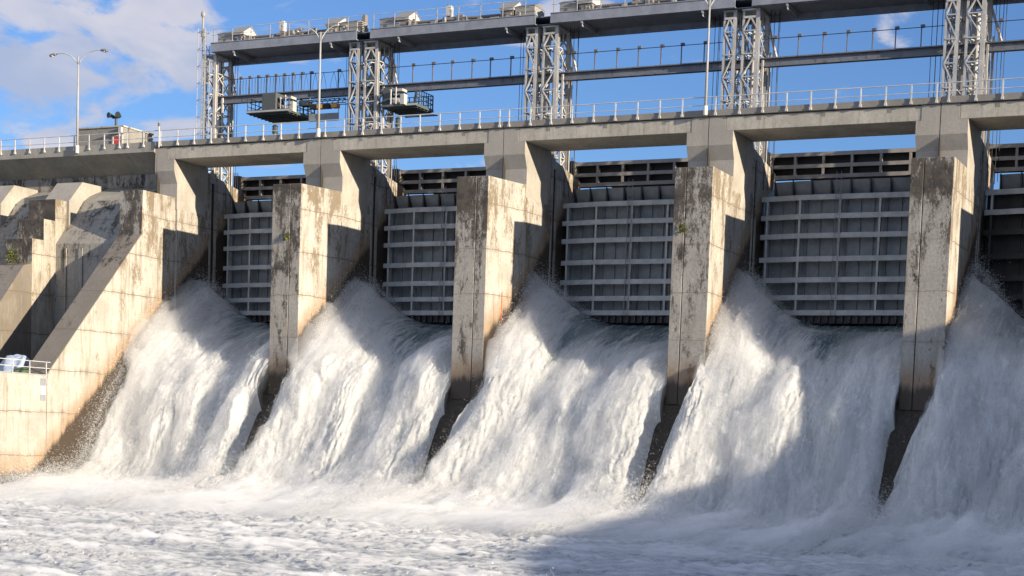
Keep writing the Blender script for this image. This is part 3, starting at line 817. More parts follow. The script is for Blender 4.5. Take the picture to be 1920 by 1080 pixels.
def gate(i):
    X = L * i
    t = thing('spillway_gate', (X + 8, 6.5, 13.3), GL[i], 'spillway gate', 'steel spillway gates between the piers')
    xa, xm, xb = X + 1.87, X + 4.9, X + 14.38
    ya, ym = 6.45, 6.0
    dp = 0.85
    def plan(x): return ya + (ym - ya) * (x - xa) / (xm - xa) if x < xm else ym
    def strip(m, z0, z1, y_off0, y_off1, x0=xa, x1=xb):
        for p, q_ in ((x0, min(xm, x1)), (max(xm, x0), x1)):
            if q_ - p < .01: continue
            m.hexa([(p, plan(p) + y_off0, z0), (q_, plan(q_) + y_off0, z0), (q_, plan(q_) + y_off1, z0), (p, plan(p) + y_off1, z0)],
                   [(p, plan(p) + y_off0, z1), (q_, plan(q_) + y_off0, z1), (q_, plan(q_) + y_off1, z1), (p, plan(p) + y_off1, z1)])
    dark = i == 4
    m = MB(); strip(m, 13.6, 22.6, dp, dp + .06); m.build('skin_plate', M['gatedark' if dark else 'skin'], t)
    x = xa + .5
    while x < xb:
        m = MB()
        m.hexa([(x - .02, plan(x) + dp - .12, 13.6), (x + .02, plan(x) + dp - .12, 13.6), (x + .02, plan(x) + dp, 13.6), (x - .02, plan(x) + dp, 13.6)],
               [(x - .02, plan(x) + dp - .12, 22.5), (x + .02, plan(x) + dp - .12, 22.5), (x + .02, plan(x) + dp, 22.5), (x - .02, plan(x) + dp, 22.5)])
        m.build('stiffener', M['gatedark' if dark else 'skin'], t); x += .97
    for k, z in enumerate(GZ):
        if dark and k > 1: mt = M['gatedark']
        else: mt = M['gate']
        h = .18
        m = MB(); strip(m, z - h, z + h, 0, .05); strip(m, z - .03, z + .03, .05, dp - .23)
        m.build('girder', mt, t)
    for x in ([X + 4.9, X + 7.84, X + 10.72, X + 13.6, X + 2.35]):
        for k in range(6):
            m = MB(); z0, z1 = GZ[k + 1] + .18, GZ[k] - .18
            y = plan(x)
            m.box(x - .075, x + .075, y + .03, y + .07, z0, z1); m.box(x - .02, x + .02, y + .07, y + dp - .24, z0, z1)
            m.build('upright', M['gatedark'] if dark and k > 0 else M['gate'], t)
    # flared lip along the top with gussets
    m = MB()
    for p, q_ in ((xa + .9, xm), (xm, xb)):
        m.hexa([(p, plan(p) + .62, 22.48), (q_, plan(q_) + .62, 22.48), (q_, plan(q_) + .7, 22.48), (p, plan(p) + .7, 22.48)],
               [(p, plan(p) + .1, 23.45), (q_, plan(q_) + .1, 23.45), (q_, plan(q_) + .18, 23.45), (p, plan(p) + .18, 23.45)])
    m.build('lip_plate', M['skin'], t)
    x = xa + 1.0
    while x < xb:
        y = plan(x); m = MB()
        m.prism_x([(y + .0, 23.5), (y + .6, 22.48), (y + .02, 22.48), (y + .3, 22.75), (y - .12, 23.3)][:3], x - .05, x + .05)
        m.build('lip_gusset', M['gatedark'], t); x += 1.42
    # toothed seal under the lowest girder
    m = MB(); strip(m, 13.38, 13.9, .35, .45)
    x = xa + .3
    while x < xb:
        m.box(x, x + .18, plan(x) + .12, plan(x) + .36, 13.42, 13.92); x += .55
    m.build('bottom_seal', M['gatedark'], t)
    # ladder
    if i < 4:
        x = X + 7.55; lad = MB(); lad.bar((x, ym - .14, 13.9), (x, ym - .14, 24.0), .035); lad.bar((x + .34, ym - .14, 13.9), (x + .34, ym - .14, 24.0), .035)
        for k in range(28): lad.bar((x, ym - .14, 14.1 + k * .35), (x + .34, ym - .14, 14.1 + k * .35), .025)
        lad.build('ladder', M['steel'], t)
    # flood bulkhead behind
    t = thing('upper_bulkhead', (X + 8, 9.5, 24.2), ['weathered steel bulkhead above the gate of the leftmost torrent', 'weathered steel bulkhead above the gate of the second torrent', 'weathered steel bulkhead above the gate of the middle torrent',
              'weathered steel bulkhead with a rust spot, above the gate most fully in view', 'weathered steel bulkhead at the right edge above the dark gate'][i], 'bulkhead', 'steel bulkheads above the gates')
    xa, xb = X + 1.45, X + 14.3
    for z0, z1 in ((25.80, 26.08), (24.95, 25.22), (24.18, 24.46)):
        m = MB(); m.box(xa, xb, 9.38, 9.44, z0, z1); m.box(xa, xb, 9.44, 10.0, (z0 + z1) / 2 - .03, (z0 + z1) / 2 + .03); m.build('beam', M['bulk'], t)
    x = X + 3.3
    while x < xb:
        for z0, z1 in ((24.462, 24.948), (25.222, 25.798)):
            m = MB(); m.box(x - .09, x + .09, 9.40, 9.46, z0, z1); m.box(x - .03, x + .03, 9.461, 9.98, z0, z1); m.build('web_post', M['bulk'], t)
        x += 2.14
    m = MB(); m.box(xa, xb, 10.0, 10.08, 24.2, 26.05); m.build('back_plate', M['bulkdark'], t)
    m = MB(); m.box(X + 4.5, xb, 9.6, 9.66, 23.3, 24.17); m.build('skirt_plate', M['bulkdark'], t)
    t = thing('guide_column', (X + 1.2, 9.2, 20.0), ['rust-streaked guide column beside the leftmost gate', 'rust-streaked guide column beside the second gate', 'rust-streaked guide column beside the gate of the middle torrent', 'rust-streaked guide column beside the gate most fully in view', 'rust-streaked guide column at the right edge'][i], 'guide column', 'guide columns behind the piers')
    bx('column', M['stepped'], t, X + .8, X + 1.42, 9.0, 10.4, 20.0, 26.15)
    for k in range(3):
        m = MB(); m.tube([(X + .9 + .2 * k, 8.93, 20.5), (X + .9 + .2 * k, 8.93, 26.4)], .04, 5); m.build('conduit', M['lattice'], t)


for i in range(5): gate(i)

# ------------------------------------------------------------------ left abutment
t = thing('abutment', (-14, 6, 8), 'grey concrete abutment wall left of the spillway, with the overhanging road along its top', 'dam wall')
ov = MB()
ov.prism_x([(-0.14, 27.42), (-0.14, 26.62), (2.05, 25.26), (4.4, 25.26), (4.4, 27.18), (.45, 27.18), (.45, 27.42)], -60, -8.32)
ov.prism_x([(-0.14, 27.42), (-0.14, 26.62), (2.05, 25.26), (4.4, 25.26), (4.4, 27.18), (.45, 27.18), (.45, 27.42)], -8.29, -3.22)
ov.prism_x([(-0.14, 27.42), (-0.14, 26.62), (2.05, 25.26), (4.4, 25.26), (4.4, 27.18), (.45, 27.18), (.45, 27.42)], -3.19, -.17)
ov.prism_x([(-0.14, 27.42), (-0.14, 26.98), (.45, 26.98), (.45, 27.42)], -.16, 0.0)
ov.build('road_overhang', M['overhang'], t)
m = MB()
m.prism_x([(2.0, 25.25), (2.0, 24.1), (1.2, 23.75), (.2, 23.3), (-.55, 22.75), (-3.40, 18.85), (-3.42, -2.0), (14.0, -2.0), (14.0, 25.25)], -60, -.92)
m.build('wall', M['abut'], t)
m = MB()
for x in (-8.3, -3.2): m.box(x - .02, x + .02, 1.97, 1.998, 23.7, 25.24)
m.build('expansion_joint', M['joint'], t)
for x0, x1 in ((-4.9, -4.5), (-6.4, -6.2)):
    m = MB(); m.box(x0, x1, -3.50, -3.425, 7.9, 18.5); m.build('pilaster', M['abut'], t)
# lower platform; its river wall carries the buttress line on downstream
t = thing('lower_platform', (-12, -14, 0), 'pale low river wall and platform at the left edge, carrying a white railing', 'platform')
m = MB(); m.box(-60, -.70, -18.30, -3.43, -3.0, 7.75); m.build('platform_body', M['nose_plain'], t)
m = MB(); m.box(-.698, 1.60, -18.32, -13.61, -3.0, 7.80); m.build('river_wall', M['nose_plain'], t)
m = MB(); m.box(-.4, 1.55, -21.5, -18.33, -3.0, .9); m.build('footing', M['slope'], t)
t = thing('platform_railing', (1.5, -16, 7.8), 'white railing along the top of the low river wall at the left edge', 'railing')
for z in (8.72, 8.26): MB().tube([(1.55, -13.2, z), (1.55, -18.6, z), (-3, -18.6, z)], .028, 6).build('rail', M['white'], t)
for y in (-13.7, -15.35, -17.0, -18.4):
    m = MB(); m.box(1.602, 1.65, y - .03, y + .03, 7.35, 8.74); m.build('post', M['white'], t)
m = MB(); m.box(1.602, 1.62, -18.3, -13.5, 7.70, 7.78); m.build('toe_board', M['mast'], t)
t = thing('wall_sign', (1.62, -14.1, 7), 'blank white plate between grey bands on the low river wall under the railing', 'sign')
m = MB(); m.box(1.602, 1.64, -14.25, -13.72, 6.30, 6.95); m.build('plate', M['white'], t)
for z0, z1 in ((6.955, 7.5), (5.85, 6.295)):
    m = MB(); m.box(1.602, 1.63, -14.25, -13.72, z0, z1); m.build('grey_band', M['steel'], t)


def stepped(x0, x1, y_shift, label):
    t = thing('stepped_buttress', ((x0 + x1) / 2, -8, 7.9), label, 'buttress', 'buttresses of the left abutment')
    s = y_shift
    bx('upper_step', M['stepped'], t, x0, x1, -3.5 + s, -1.0, 7.9, 22.5, bevel=.03)
    bx('middle_step', M['stepped'], t, x0, x1, -4.75 + s, -3.502 + s, 7.9, 20.72, bevel=.03)
    bx('lower_step', M['stepped'], t, x0, x1, -6.0 + s, -4.752 + s, 7.9, 19.0, bevel=.03)
    m = MB(); m.prism_x([(-6.002 + s, 17.0), (-6.9 + s, 16.75), (-13.2, 8.6), (-13.2, 7.9), (-6.002 + s, 7.9)], x0, x1); m.build('incline', M['slope'], t)
    m = MB(); m.prism_x([(1.99, 24.3), (-.7, 24.3), (-2.22, 22.54), (-2.22, 20.0), (1.99, 20.0)], x0 + .35, x1 + .25); m.build('head_block', M['column'], t)


stepped(-10.25, -7.4, 0, 'stepped concrete buttress with three black-stained blocks, left of the sloping buttress')
stepped(-17.6, -14.9, 0, 'stepped concrete buttress cut by the left edge')


def cloth(name, x0, y0, w, dd, h, mat, label, seed):
    r = np.random.RandomState(seed); n = 22; v = []; f = []
    for j in range(n):
        for k in range(n):
            u, w_ = k / (n - 1), j / (n - 1)
            z = 7.78 + h * max(0, math.sin(u * math.pi)) ** .35 * max(0, math.sin(w_ * math.pi)) ** .35 * (.85 + .10 * math.sin(u * 6 + seed) + .08 * math.sin(w_ * 7 + u * 5) + .03 * math.sin(u * 23) * math.sin(w_ * 19))
            v.append((x0 + w * u + .15 * math.sin(w_ * 9), y0 + dd * w_ + .1 * math.sin(u * 11), z))
    for j in range(n - 1):
        for k in range(n - 1): f.append((j * n + k, j * n + k + 1, (j + 1) * n + k + 1, (j + 1) * n + k))
    o = link_mesh(name, v, f, mat, None, True, (x0, y0, 7.78))
    tag(o, label, 'tarpaulin')


cloth('tarpaulin', -3.9, -13.3, 2.4, 2.2, 1.95, M['tarp'], 'blue-white tarpaulin heap on the lower platform, seen above the white railing', 1)
cloth('tarpaulin', -3.3, -11.0, 2.0, 1.9, 1.2, M['tarp'], 'smaller blue-white tarpaulin bundle against the sloping buttress', 5)
cloth('tarpaulin', -.3, -15.4, 1.2, 1.0, .55, M['greenbag'], 'low green sheet just behind the white railing', 9)

# building on the road
t = thing('control_building', (-7.6, 5.5, 27.15), 'small grey flat-roofed building with a red door on the left abutment road', 'building')
m = MB(); m.box(-12.0, -7.05, 4.0, 7.8, 27.15, 29.75); m.build('wall', M['wallgrey'], t)
m = MB(); m.prism_x([(3.9, 29.752), (7.9, 29.752), (7.9, 29.87), (3.9, 29.87)], -12.1, -6.95); m.build('roof', M['girder'], t)
m = MB(); m.box(-8.05, -7.2, 3.95, 3.998, 27.2, 28.95); m.build('door', M['red'], t)
m = MB(); m.box(-8.2, -8.06, 3.9, 3.998, 27.2, 29.1); m.box(-7.19, -7.05, 3.9, 3.998, 27.2, 29.1); m.box(-8.05, -7.2, 3.9, 3.998, 28.96, 29.1); m.build('door_frame', M['white'], t)
m = MB(); m.box(-8.3, -7.15, 3.5, 3.9, 29.15, 29.22); m.build('canopy', M['machine'], t)
m = MB(); m.box(-7.05, -7.01, 5.6, 7.2, 27.3, 28.6); m.build('brick_patch', M['brick'], t)
m = MB(); m.box(-7.35, -7.05, 3.7, 3.95, 29.25, 29.7); m.build('lamp_box', M['white'], t)
t = thing('siren_pole', (-9.2, 5.5, 29.87), 'dark pole with two horn speakers on the roof of the small building', 'siren')
m = MB(); m.tube([(-9.2, 5.5, 29.87), (-9.2, 5.5, 31.0)], .11, 8); m.bar((-9.6, 5.5, 30.9), (-8.8, 5.5, 30.9), .08); m.build('pole', M['darkgreen'], t)
for s in (-1, 1):
    m = MB(); x = -9.2 + s * .42; m.tube([(x - s * .12, 5.7, 31.05), (x + s * .05, 5.3, 31.1), (x + s * .1, 5.1, 31.1)], .1, 10, .26); m.build('horn_speaker', M['darkgreen'], t)
t = thing('navigation_light', (.45, -.22, 27.3), 'slim white post with a small light on the kerb above the left end pier', 'light')
m = MB(); m.tube([(.45, -.3, 26.9), (.45, -.3, 28.75)], .05, 7); m.build('post', M['white'], t)
m = MB(); m.box(.36, .54, -.38, -.22, 28.6, 28.85); m.tube([(.45, -.3, 28.85), (.45, -.3, 29.05)], .045, 6); m.build('lamp', M['machine'], t)
for x, lb in ((10.2, 'dark lantern on the road below the left work platform'), (21.7, 'dark lantern on the road right of the leftmost double lattice tower')):
    t = thing('deck_lantern', (x, 2.0, 27.15), lb, 'lantern', 'dark lanterns on the road')
    m = MB(); m.tube([(x, 2, 27.15), (x, 2, 28.0)], .12, 8); m.box(x - .3, x + .3, 1.7, 2.3, 27.2, 27.4); m.build('stand', M['machine'], t)
    m = MB(); m.tube([(x, 2, 28.0), (x, 2, 28.55)], .24, 10, .2); m.tube([(x, 2, 28.55), (x, 2, 28.7)], .26, 10, .08); m.build('head', M['darkgreen'], t)


# tufts growing from the joints
def tuft(x, y, z, r, n, label, seed, mat='leaf'):
    rr = random.Random(seed); v = []; f = []
    for k in range(n):
        a = rr.uniform(0, 6.28); up = rr.uniform(-.3, 1); ln = r * rr.uniform(.4, 1)
        dirv = Vector((math.cos(a) * .8, -abs(math.sin(a)) * .7, up)).normalized()
        p = Vector((x, y, z)) + dirv * ln * rr.uniform(.2, .9) + Vector((rr.uniform(-.1, .1) * r * 3, 0, rr.uniform(-.3, .3) * r * 2))
        s = dirv.cross(Vector((rr.random(), rr.random(), rr.random()))).normalized() * .035
        b = len(v); v += [tuple(p - s), tuple(p + dirv * .16), tuple(p + s), tuple(p - dirv * .05)]; f.append((b, b + 1, b + 2, b + 3))
    o = link_mesh('wall_plant', v, f, M[mat], None, False, (x, y, z)); tag(o, label, 'plant', 'tufts growing on the concrete')


tuft(15.85, -3.8, 18.9, .36, 85, 'sparse yellow-green tuft growing from the block of the pier beside the leftmost torrent', 3)
tuft(47.85, -3.8, 18.75, .42, 120, 'bright yellow-green tuft growing high on the pier below the tall lamp post', 4)
tuft(-8.9, -6.5, 17.4, .75, 420, 'green bush on the ledge of the stepped buttress at the left edge', 5)


# ------------------------------------------------------------------ noise for water
class Noise:
    def __init__(self, seed):
        r = np.random.RandomState(seed)
        self.p = np.concatenate([r.permutation(256)] * 3).astype(np.int32)
        gv = r.normal(size=(256, 3)); self.g = (gv / np.linalg.norm(gv, axis=1)[:, None]).astype(np.float32)

    def __call__(self, x, y, z):
        xi = np.floor(x).astype(np.int32); yi = np.floor(y).astype(np.int32); zi = np.floor(z).astype(np.int32)
        xf = x - xi; yf = y - yi; zf = z - zi
        u = xf ** 3 * (xf * (xf * 6 - 15) + 10); v = yf ** 3 * (yf * (yf * 6 - 15) + 10); w = zf ** 3 * (zf * (zf * 6 - 15) + 10)
        p = self.p; xi &= 255; yi &= 255; zi &= 255
        def gr(dx, dy, dz):
            h = p[p[p[xi + dx] + yi + dy] + zi + dz]
            q_ = self.g[h]
            return q_[..., 0] * (xf - dx) + q_[..., 1] * (yf - dy) + q_[..., 2] * (zf - dz)
        def lp(a, b, t_): return a + (b - a) * t_
        x00 = lp(gr(0, 0, 0), gr(1, 0, 0), u); x10 = lp(gr(0, 1, 0), gr(1, 1, 0), u)
        x01 = lp(gr(0, 0, 1), gr(1, 0, 1), u); x11 = lp(gr(0, 1, 1), gr(1, 1, 1), u)
        return lp(lp(x00, x10, v), lp(x01, x11, v), w) * 1.6


NZ = Noise(11)


def fbm(x, y, z, o=4, gain=.5, bil=False):
    s = 0; a = 1; t_ = 0
    for k in range(o):
        n = NZ(x, y, z)
        if bil: n = 1 - 2.2 * np.abs(n)      # sharp crests
        s = s + a * n; t_ += a; a *= gain
        x, y, z = x * 2.03 + 7.1, y * 2.03 + 3.3, z * 2.03 + 1.7
    return s / t_


def puff(x, y, z, o=4, gain=.5):
    return -fbm(x, y, z, o, gain, True)       # rounded lumps with sharp clefts


def sst(a, b, x):
    t_ = np.clip((x - a) / (b - a), 0, 1); return t_ * t_ * (3 - 2 * t_)


def grid_obj(name, P, foam, mat, parent=None, flow=None):
    nr, nc = P.shape[:2]
    off = wloc(parent) if parent else Vector((0, 0, 0))
    co = (P.reshape(-1, 3) - np.array(off)).astype(np.float32)
    idx = np.arange(nr * nc).reshape(nr, nc)
    q_ = np.stack([idx[:-1, :-1], idx[:-1, 1:], idx[1:, 1:], idx[1:, :-1]], -1).reshape(-1, 4)
    me = bpy.data.meshes.new(name)
    me.vertices.add(len(co)); me.vertices.foreach_set('co', co.ravel())
    me.loops.add(q_.size); me.loops.foreach_set('vertex_index', q_.ravel().astype(np.int32))
    me.polygons.add(len(q_)); me.polygons.foreach_set('loop_start', np.arange(0, q_.size, 4, dtype=np.int32))
    me.polygons.foreach_set('use_smooth', np.ones(len(q_), bool))
    me.update(calc_edges=True)
    at = me.attributes.new('foam', 'FLOAT', 'POINT'); at.data.foreach_set('value', foam.ravel().astype(np.float32))
    if flow is not None:
        at = me.attributes.new('flow', 'FLOAT_VECTOR', 'POINT'); at.data.foreach_set('vector', np.ascontiguousarray(flow, np.float32).ravel())
    me.materials.append(mat)
    o = bpy.data.objects.new(name, me); C.objects.link(o)
    if parent: o.parent = parent
    return o


# concrete apron under the water
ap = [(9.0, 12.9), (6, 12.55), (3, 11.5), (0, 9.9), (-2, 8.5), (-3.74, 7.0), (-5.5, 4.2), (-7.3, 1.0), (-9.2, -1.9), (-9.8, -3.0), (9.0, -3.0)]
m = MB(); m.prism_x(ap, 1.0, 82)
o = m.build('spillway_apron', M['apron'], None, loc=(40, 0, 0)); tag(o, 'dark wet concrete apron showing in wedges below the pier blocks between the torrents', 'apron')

m = MB(); m.box(1.0, 82, 9.02, 60, -3, 21.5)
o = m.build('reservoir_water', M['deep'], None, loc=(40, 9, 0)); tag(o, kind='structure')
# ------------------------------------------------------------------ torrents
CY = np.array([8.5, 6.0, 3.0, 0.0, -2.0, -3.74, -5.5, -7.3, -8.9, -11.0, -15.0, -20.0, -27.0])
CZ = np.array([13.45, 13.15, 12.2, 10.75, 9.25, 7.50, 4.75, 1.85, 0.05, -0.50, -0.62, -0.75, -1.6])
_t = np.linspace(0, 1, 1200)
_k = np.linspace(0, 1, len(CY))
def smooth_curve(a):
    y = np.interp(_t, _k, a)
    ker = np.hanning(121); ker /= ker.sum()
    yp = np.concatenate([2 * y[0] - y[60:0:-1], y, 2 * y[-1] - y[-2:-62:-1]])
    return np.convolve(yp, ker, 'valid')
_y, _z = smooth_curve(CY), smooth_curve(CZ)
_s = np.concatenate([[0], np.cumsum(np.hypot(np.diff(_y), np.diff(_z)))])
SL = _s[-1]
NEXT = {}


def fall_surface(i, T, U, lift=0.0, ph=0.0, amp=1.0):
    X = L * i
    Y = np.interp(T, _s, _y); Z = np.interp(T, _s, _z)
    e = .15
    ty = np.interp(T + e, _s, _y) - np.interp(T - e, _s, _y); tz = np.interp(T + e, _s, _z) - np.interp(T - e, _s, _z)
    ln = np.hypot(ty, tz) + 1e-6; ny, nz = tz / ln, -ty / ln
    if i == 0: xl = np.interp(Y, [-40, -22, -18.4, 9], [-8, -2.0, 1.68, 1.68])
    else: xm_ = -1.60 if i < 3 else -0.80; xl = np.interp(Y, [-40, -7.6, -3.9, 9], [xm_, xm_, 1.55, 1.83])
    xq = 14.33 if i < 2 else 15.14
    xr = np.interp(Y, [-40, -0.4, 0.4, 9], [xq + .06, xq, 14.38, 14.38])
    x = xl + (xr - xl) * U
    eL, eR = x - xl, xr - x
    so = i * 37.3 + ph
    wob = fbm(T * .22 + so, x * 0 + so, x * .12, 3)
    AL = np.interp(Y, [-27, -16, -12, -9, -6, -3, 0, 2.5, 4.6, 6.3, 8.5], [0, .2, .4, .70, .95, 1.2, 1.5, 2.3, 3.0, 2.0, .4])
    AR = np.interp(Y, [-27, -16, -12, -9, -6, -3, -1, 2.0, 8.5], [0, .1, .28, .5, .62, .6, .35, .05, 0])
    wl = np.interp(Y, [-10, -4, 0, 5, 8], [5.0, 3.8, 3.4, 2.9, 2.3])
    pl = AL * np.exp(-(eL / wl) ** 2) * (1 + .35 * wob)
    pr = AR * np.exp(-(eR / 3.0) ** 2) * (1 - .5 * wob)
    mid = np.interp(Y, [-20, -10, -5, 0, 4, 8], [.1, .6, .95, .6, .05, 0]) * np.clip(.6 + 1.6 * fbm(x * .33 + so, T * .10, so + x * 0, 2), 0, 1.5)
    base = pl + pr + mid
    # roughness of the flow grows as it tears up
    tur = np.clip(sst(4.0, -4.0, Y) * .9 + base * .40, 0.0, 1.25)
    tur = tur * np.interp(Y, [-27, -20, -12, 9], [.45, .75, .95, 1])
    wx = .5 * fbm(x * .7 + so, T * .35, so + x * 0, 2)
    lump = puff(x * .48 + wx + so, T * .16 - wx, so + T * .03, 3, .5)
    strk = fbm(x * 1.9 + wx * 1.5 + so, T * .17, so + x * 0, 4, .6)
    fin = puff(x * 2.4 + so, T * .85 + wx * 2, so + x * 0, 4, .6)
    s2 = fbm(x * 4.6 + wx * 1.2 + so, T * .30 + wx, so + x * 0 + 4, 3, .6)
    dsp = base + amp * tur * (.34 * lump + .23 * strk + .12 * s2 + .10 * fin) + (1 - np.clip(tur, 0, 1)) * .045 * strk + lift * np.clip(.35 + tur, 0, 1.2)
    # free edges bend down on to the apron
    fe = sst(-3.9, -5.0, Y) * (1 - sst(-8.6, -10.2, Y))
    feL = sst(-3.5, -7.5, Y) * (1 - sst(-8.8, -10.4, Y)) if i else sst(-18.4, -19.2, Y)
    cl = feL * (1 - sst(0.0, 2.0, eL)); cr = fe * (1 - sst(0.0, 1.0, eR))
    dsp = dsp * (1 - np.maximum(cl, cr)) - .75 * np.maximum(cl, cr) ** 3
    # sideways plume against the left wall also leans outward and up
    up = pl * .30
    Px = x + .10 * tur * fbm(T * 1.1 + so, x * 1.1, so + x * 0 + 9, 3) * sst(0, .5, np.minimum(eL, eR))
    P_ = np.stack([Px + X, Y + ny * dsp, Z + nz * dsp + up * .5], -1)
    foam = np.clip(.30 + tur * .85 + .45 * lump + .45 * strk, 0, 1.4)
    sm = sst(-1.5, 3.5, Y) * sst(.9, .1, base)
    foam = foam * (1 - .75 * sm) + sm * .35 * (strk + .15)
    foam = foam - (.12 * U if i == 3 else .28 if i == 4 else 0.0)  # whiteness cut in the right bays, deepening their shade in colour
    return P_, np.clip(foam, 0, 1.3), tur, np.stack([0 * x, ny, nz], -1), np.stack([x + so, T, wx], -1)


def closed(name, A, B, mat, parent):
    nr, nc = A.shape[:2]; off = np.array(wloc(parent)) if parent else np.zeros(3); N_ = nr * nc
    co = np.concatenate([A.reshape(-1, 3), B.reshape(-1, 3)]) - off
    idx = np.arange(N_).reshape(nr, nc)
    top = np.stack([idx[:-1, :-1], idx[:-1, 1:], idx[1:, 1:], idx[1:, :-1]], -1).reshape(-1, 4)
    bot = top[:, ::-1] + N_
    rim = np.concatenate([idx[0, :], idx[1:, -1], idx[-1, -2::-1], idx[-2:0:-1, 0]]); nx = np.roll(rim, -1)
    side = np.stack([nx, rim, rim + N_, nx + N_], -1)
    q_ = np.ascontiguousarray(np.concatenate([top, bot, side])[:, ::-1]).astype(np.int32)
    me = bpy.data.meshes.new(name)
    me.vertices.add(len(co)); me.vertices.foreach_set('co', co.astype(np.float32).ravel())
    me.loops.add(q_.size); me.loops.foreach_set('vertex_index', q_.ravel())
    me.polygons.add(len(q_)); me.polygons.foreach_set('loop_start', np.arange(0, q_.size, 4, dtype=np.int32))
    me.polygons.foreach_set('use_smooth', np.ones(len(q_), bool))
    me.update(calc_edges=True); me.materials.append(mat)
    o = bpy.data.objects.new(name, me); C.objects.link(o)
    if parent: o.parent = parent
    return o


mc, q = new_mat('spray_cloud')
vs = q.n('ShaderNodeVolumeScatter', {'Color': (0.99, 0.99, 0.99), 'Density': 0.48, 'Anisotropy': 0.0})
o = q.n('ShaderNodeOutputMaterial', out=None); q.t.links.new(vs, o.inputs[1])
M['cloud'] = mc
mf, q = new_mat('froth')
vs = q.n('ShaderNodeVolumeScatter', {'Color': (0.99, 0.99, 0.99), 'Density': 1.0, 'Anisotropy': 0.0})
o = q.n('ShaderNodeOutputMaterial', out=None); q.t.links.new(vs, o.inputs[1])
M['froth'] = mf

FL = ['white torrent pouring down the leftmost spillway bay beside the sloping buttress', 'white torrent in full sun, second from the left', 'white torrent in the middle, in sun except for its shaded right foot',
      'white torrent with only its upper left in sun, crossed by the edge of the shadow', 'blue-grey torrent wholly in shade at the right edge']
drops_v = []; rs = np.random.RandomState(5)
for i in range(5):
    t = thing('waterfall', (L * i + 8, -6, 0), FL[i], 'torrent', 'torrents pouring through the spillway bays')
    nr, nc = 520, 210
    T, U = np.meshgrid(np.linspace(0, SL, nr), np.linspace(0, 1, nc), indexing='ij')
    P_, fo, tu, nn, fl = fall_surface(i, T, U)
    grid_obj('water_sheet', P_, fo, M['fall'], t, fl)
    nr, nc = 300, 120
    T, U = np.meshgrid(np.linspace(0.5, SL - 2.0, nr), np.linspace(0.004, .996, nc), indexing='ij')
    for k in range(3):
        P2, f2, t2, n2, fl = fall_surface(i, T, U, lift=.10 + .16 * k, ph=.12 * (k + 1), amp=1.0 + .10 * k)
        grid_obj('spray_veil', P2, np.clip(t2, 0, 1.0), VEILS[k], t, fl)
    # soft cloud of spray hanging on the sheet: a closed body of even density
    nr, nc = 200, 90
    T, U = np.meshgrid(np.linspace(3.2, SL - 1.5, nr), np.linspace(0.0, 1, nc), indexing='ij')
    P4, f4, t4, n4, fl = fall_surface(i, T, U, lift=0, ph=.2, amp=.9)
    ed = np.minimum(sst(0, .13, U), sst(1, .93, U)) * sst(3.2, 5.5, T) * sst(SL - 1.5, SL - 6, T)
    ed = np.maximum(ed, np.where(np.interp(T, _s, _y) > -3.7, sst(3.2, 5.5, T), 0))
    wisp = fbm(fl[..., 0] * .8, T * .35, fl[..., 0] * 0 + 5.5, 4, .6)
    wd = np.linspace(1.8, 15, nc)[None] * 0 + U * 13.0
    out = P4 + n4 * (ed * (.08 + (.40 * t4 + .85 * np.exp(-(wd / 2.2) ** 2) * np.clip((np.interp(T, _s, _y) + (4.2 if i else 18)) / 2.5, 0, 1)) * np.clip(1 + 1.1 * wisp, .1, 2)))[..., None]
    inn = P4 - n4 * .55
    closed('spray_cloud', out, inn, M['cloud'], t)
    # droplets thrown off
    n = 150000
    T = rs.uniform(1.0, SL - 2.5, n); U = np.where(rs.rand(n) < .5, np.abs(rs.normal(0, .13, n)), rs.rand(n)).clip(0, 1)
    U = np.where(rs.rand(n) < .18, 1 - np.abs(rs.normal(0, .06, n)), U).clip(0, 1)
    P3, f3, t3, n3, fl = fall_surface(i, T[None], U[None])
    P3 = P3[0]; t3 = t3[0]; n3 = n3[0]
    keep = rs.rand(n) < t3
    h = .08 + .55 * np.exp(-(U * 13 / 2.2) ** 2) * t3 + rs.exponential(.24, n) * (.4 + t3)
    P3 = P3 + n3 * h[:, None] + rs.normal(0, .08, (n, 3)) + np.array([0, 0, .12]) * h[:, None]
    keep &= ~((P3[:, 1] < -4.0) & (P3[:, 1] > -10) & ((U * 13 < 1.6) | ((1 - U) * 13 < .7))) | (i == 0) & (U < .5)
    P3 = P3[keep]
    lim = L * i + (1.62 if i == 0 else 1.82)
    drops_v.append(P3[(P3[:, 0] > lim) | (P3[:, 1] < -4.5)])
D = np.concatenate(drops_v); n = len(D)
tet = np.array([(1, 1, 1), (1, -1, -1), (-1, 1, -1), (-1, -1, 1)], np.float32) / 1.7
sz = np.clip(rs.lognormal(math.log(.0145), .45, n), .006, .042)
V = D[:, None, :] + tet[None] * sz[:, None, None] * rs.uniform(.6, 1.3, (n, 4, 1))
F = (np.arange(n)[:, None, None] * 4 + np.array([(0, 1, 2), (0, 2, 3), (0, 3, 1), (1, 3, 2)])[None]).reshape(-1, 3)
me = bpy.data.meshes.new('spray')
me.vertices.add(n * 4); me.vertices.foreach_set('co', V.astype(np.float32).ravel())
me.loops.add(F.size); me.loops.foreach_set('vertex_index', F.ravel().astype(np.int32))
me.polygons.add(len(F)); me.polygons.foreach_set('loop_start', np.arange(0, F.size, 3, dtype=np.int32))
me.update(calc_edges=True); me.materials.append(M['drop'])
o = bpy.data.objects.new('spray', me); C.objects.link(o); tag(o, 'fine white droplets flying off the torrents', 'spray', kind='stuff')

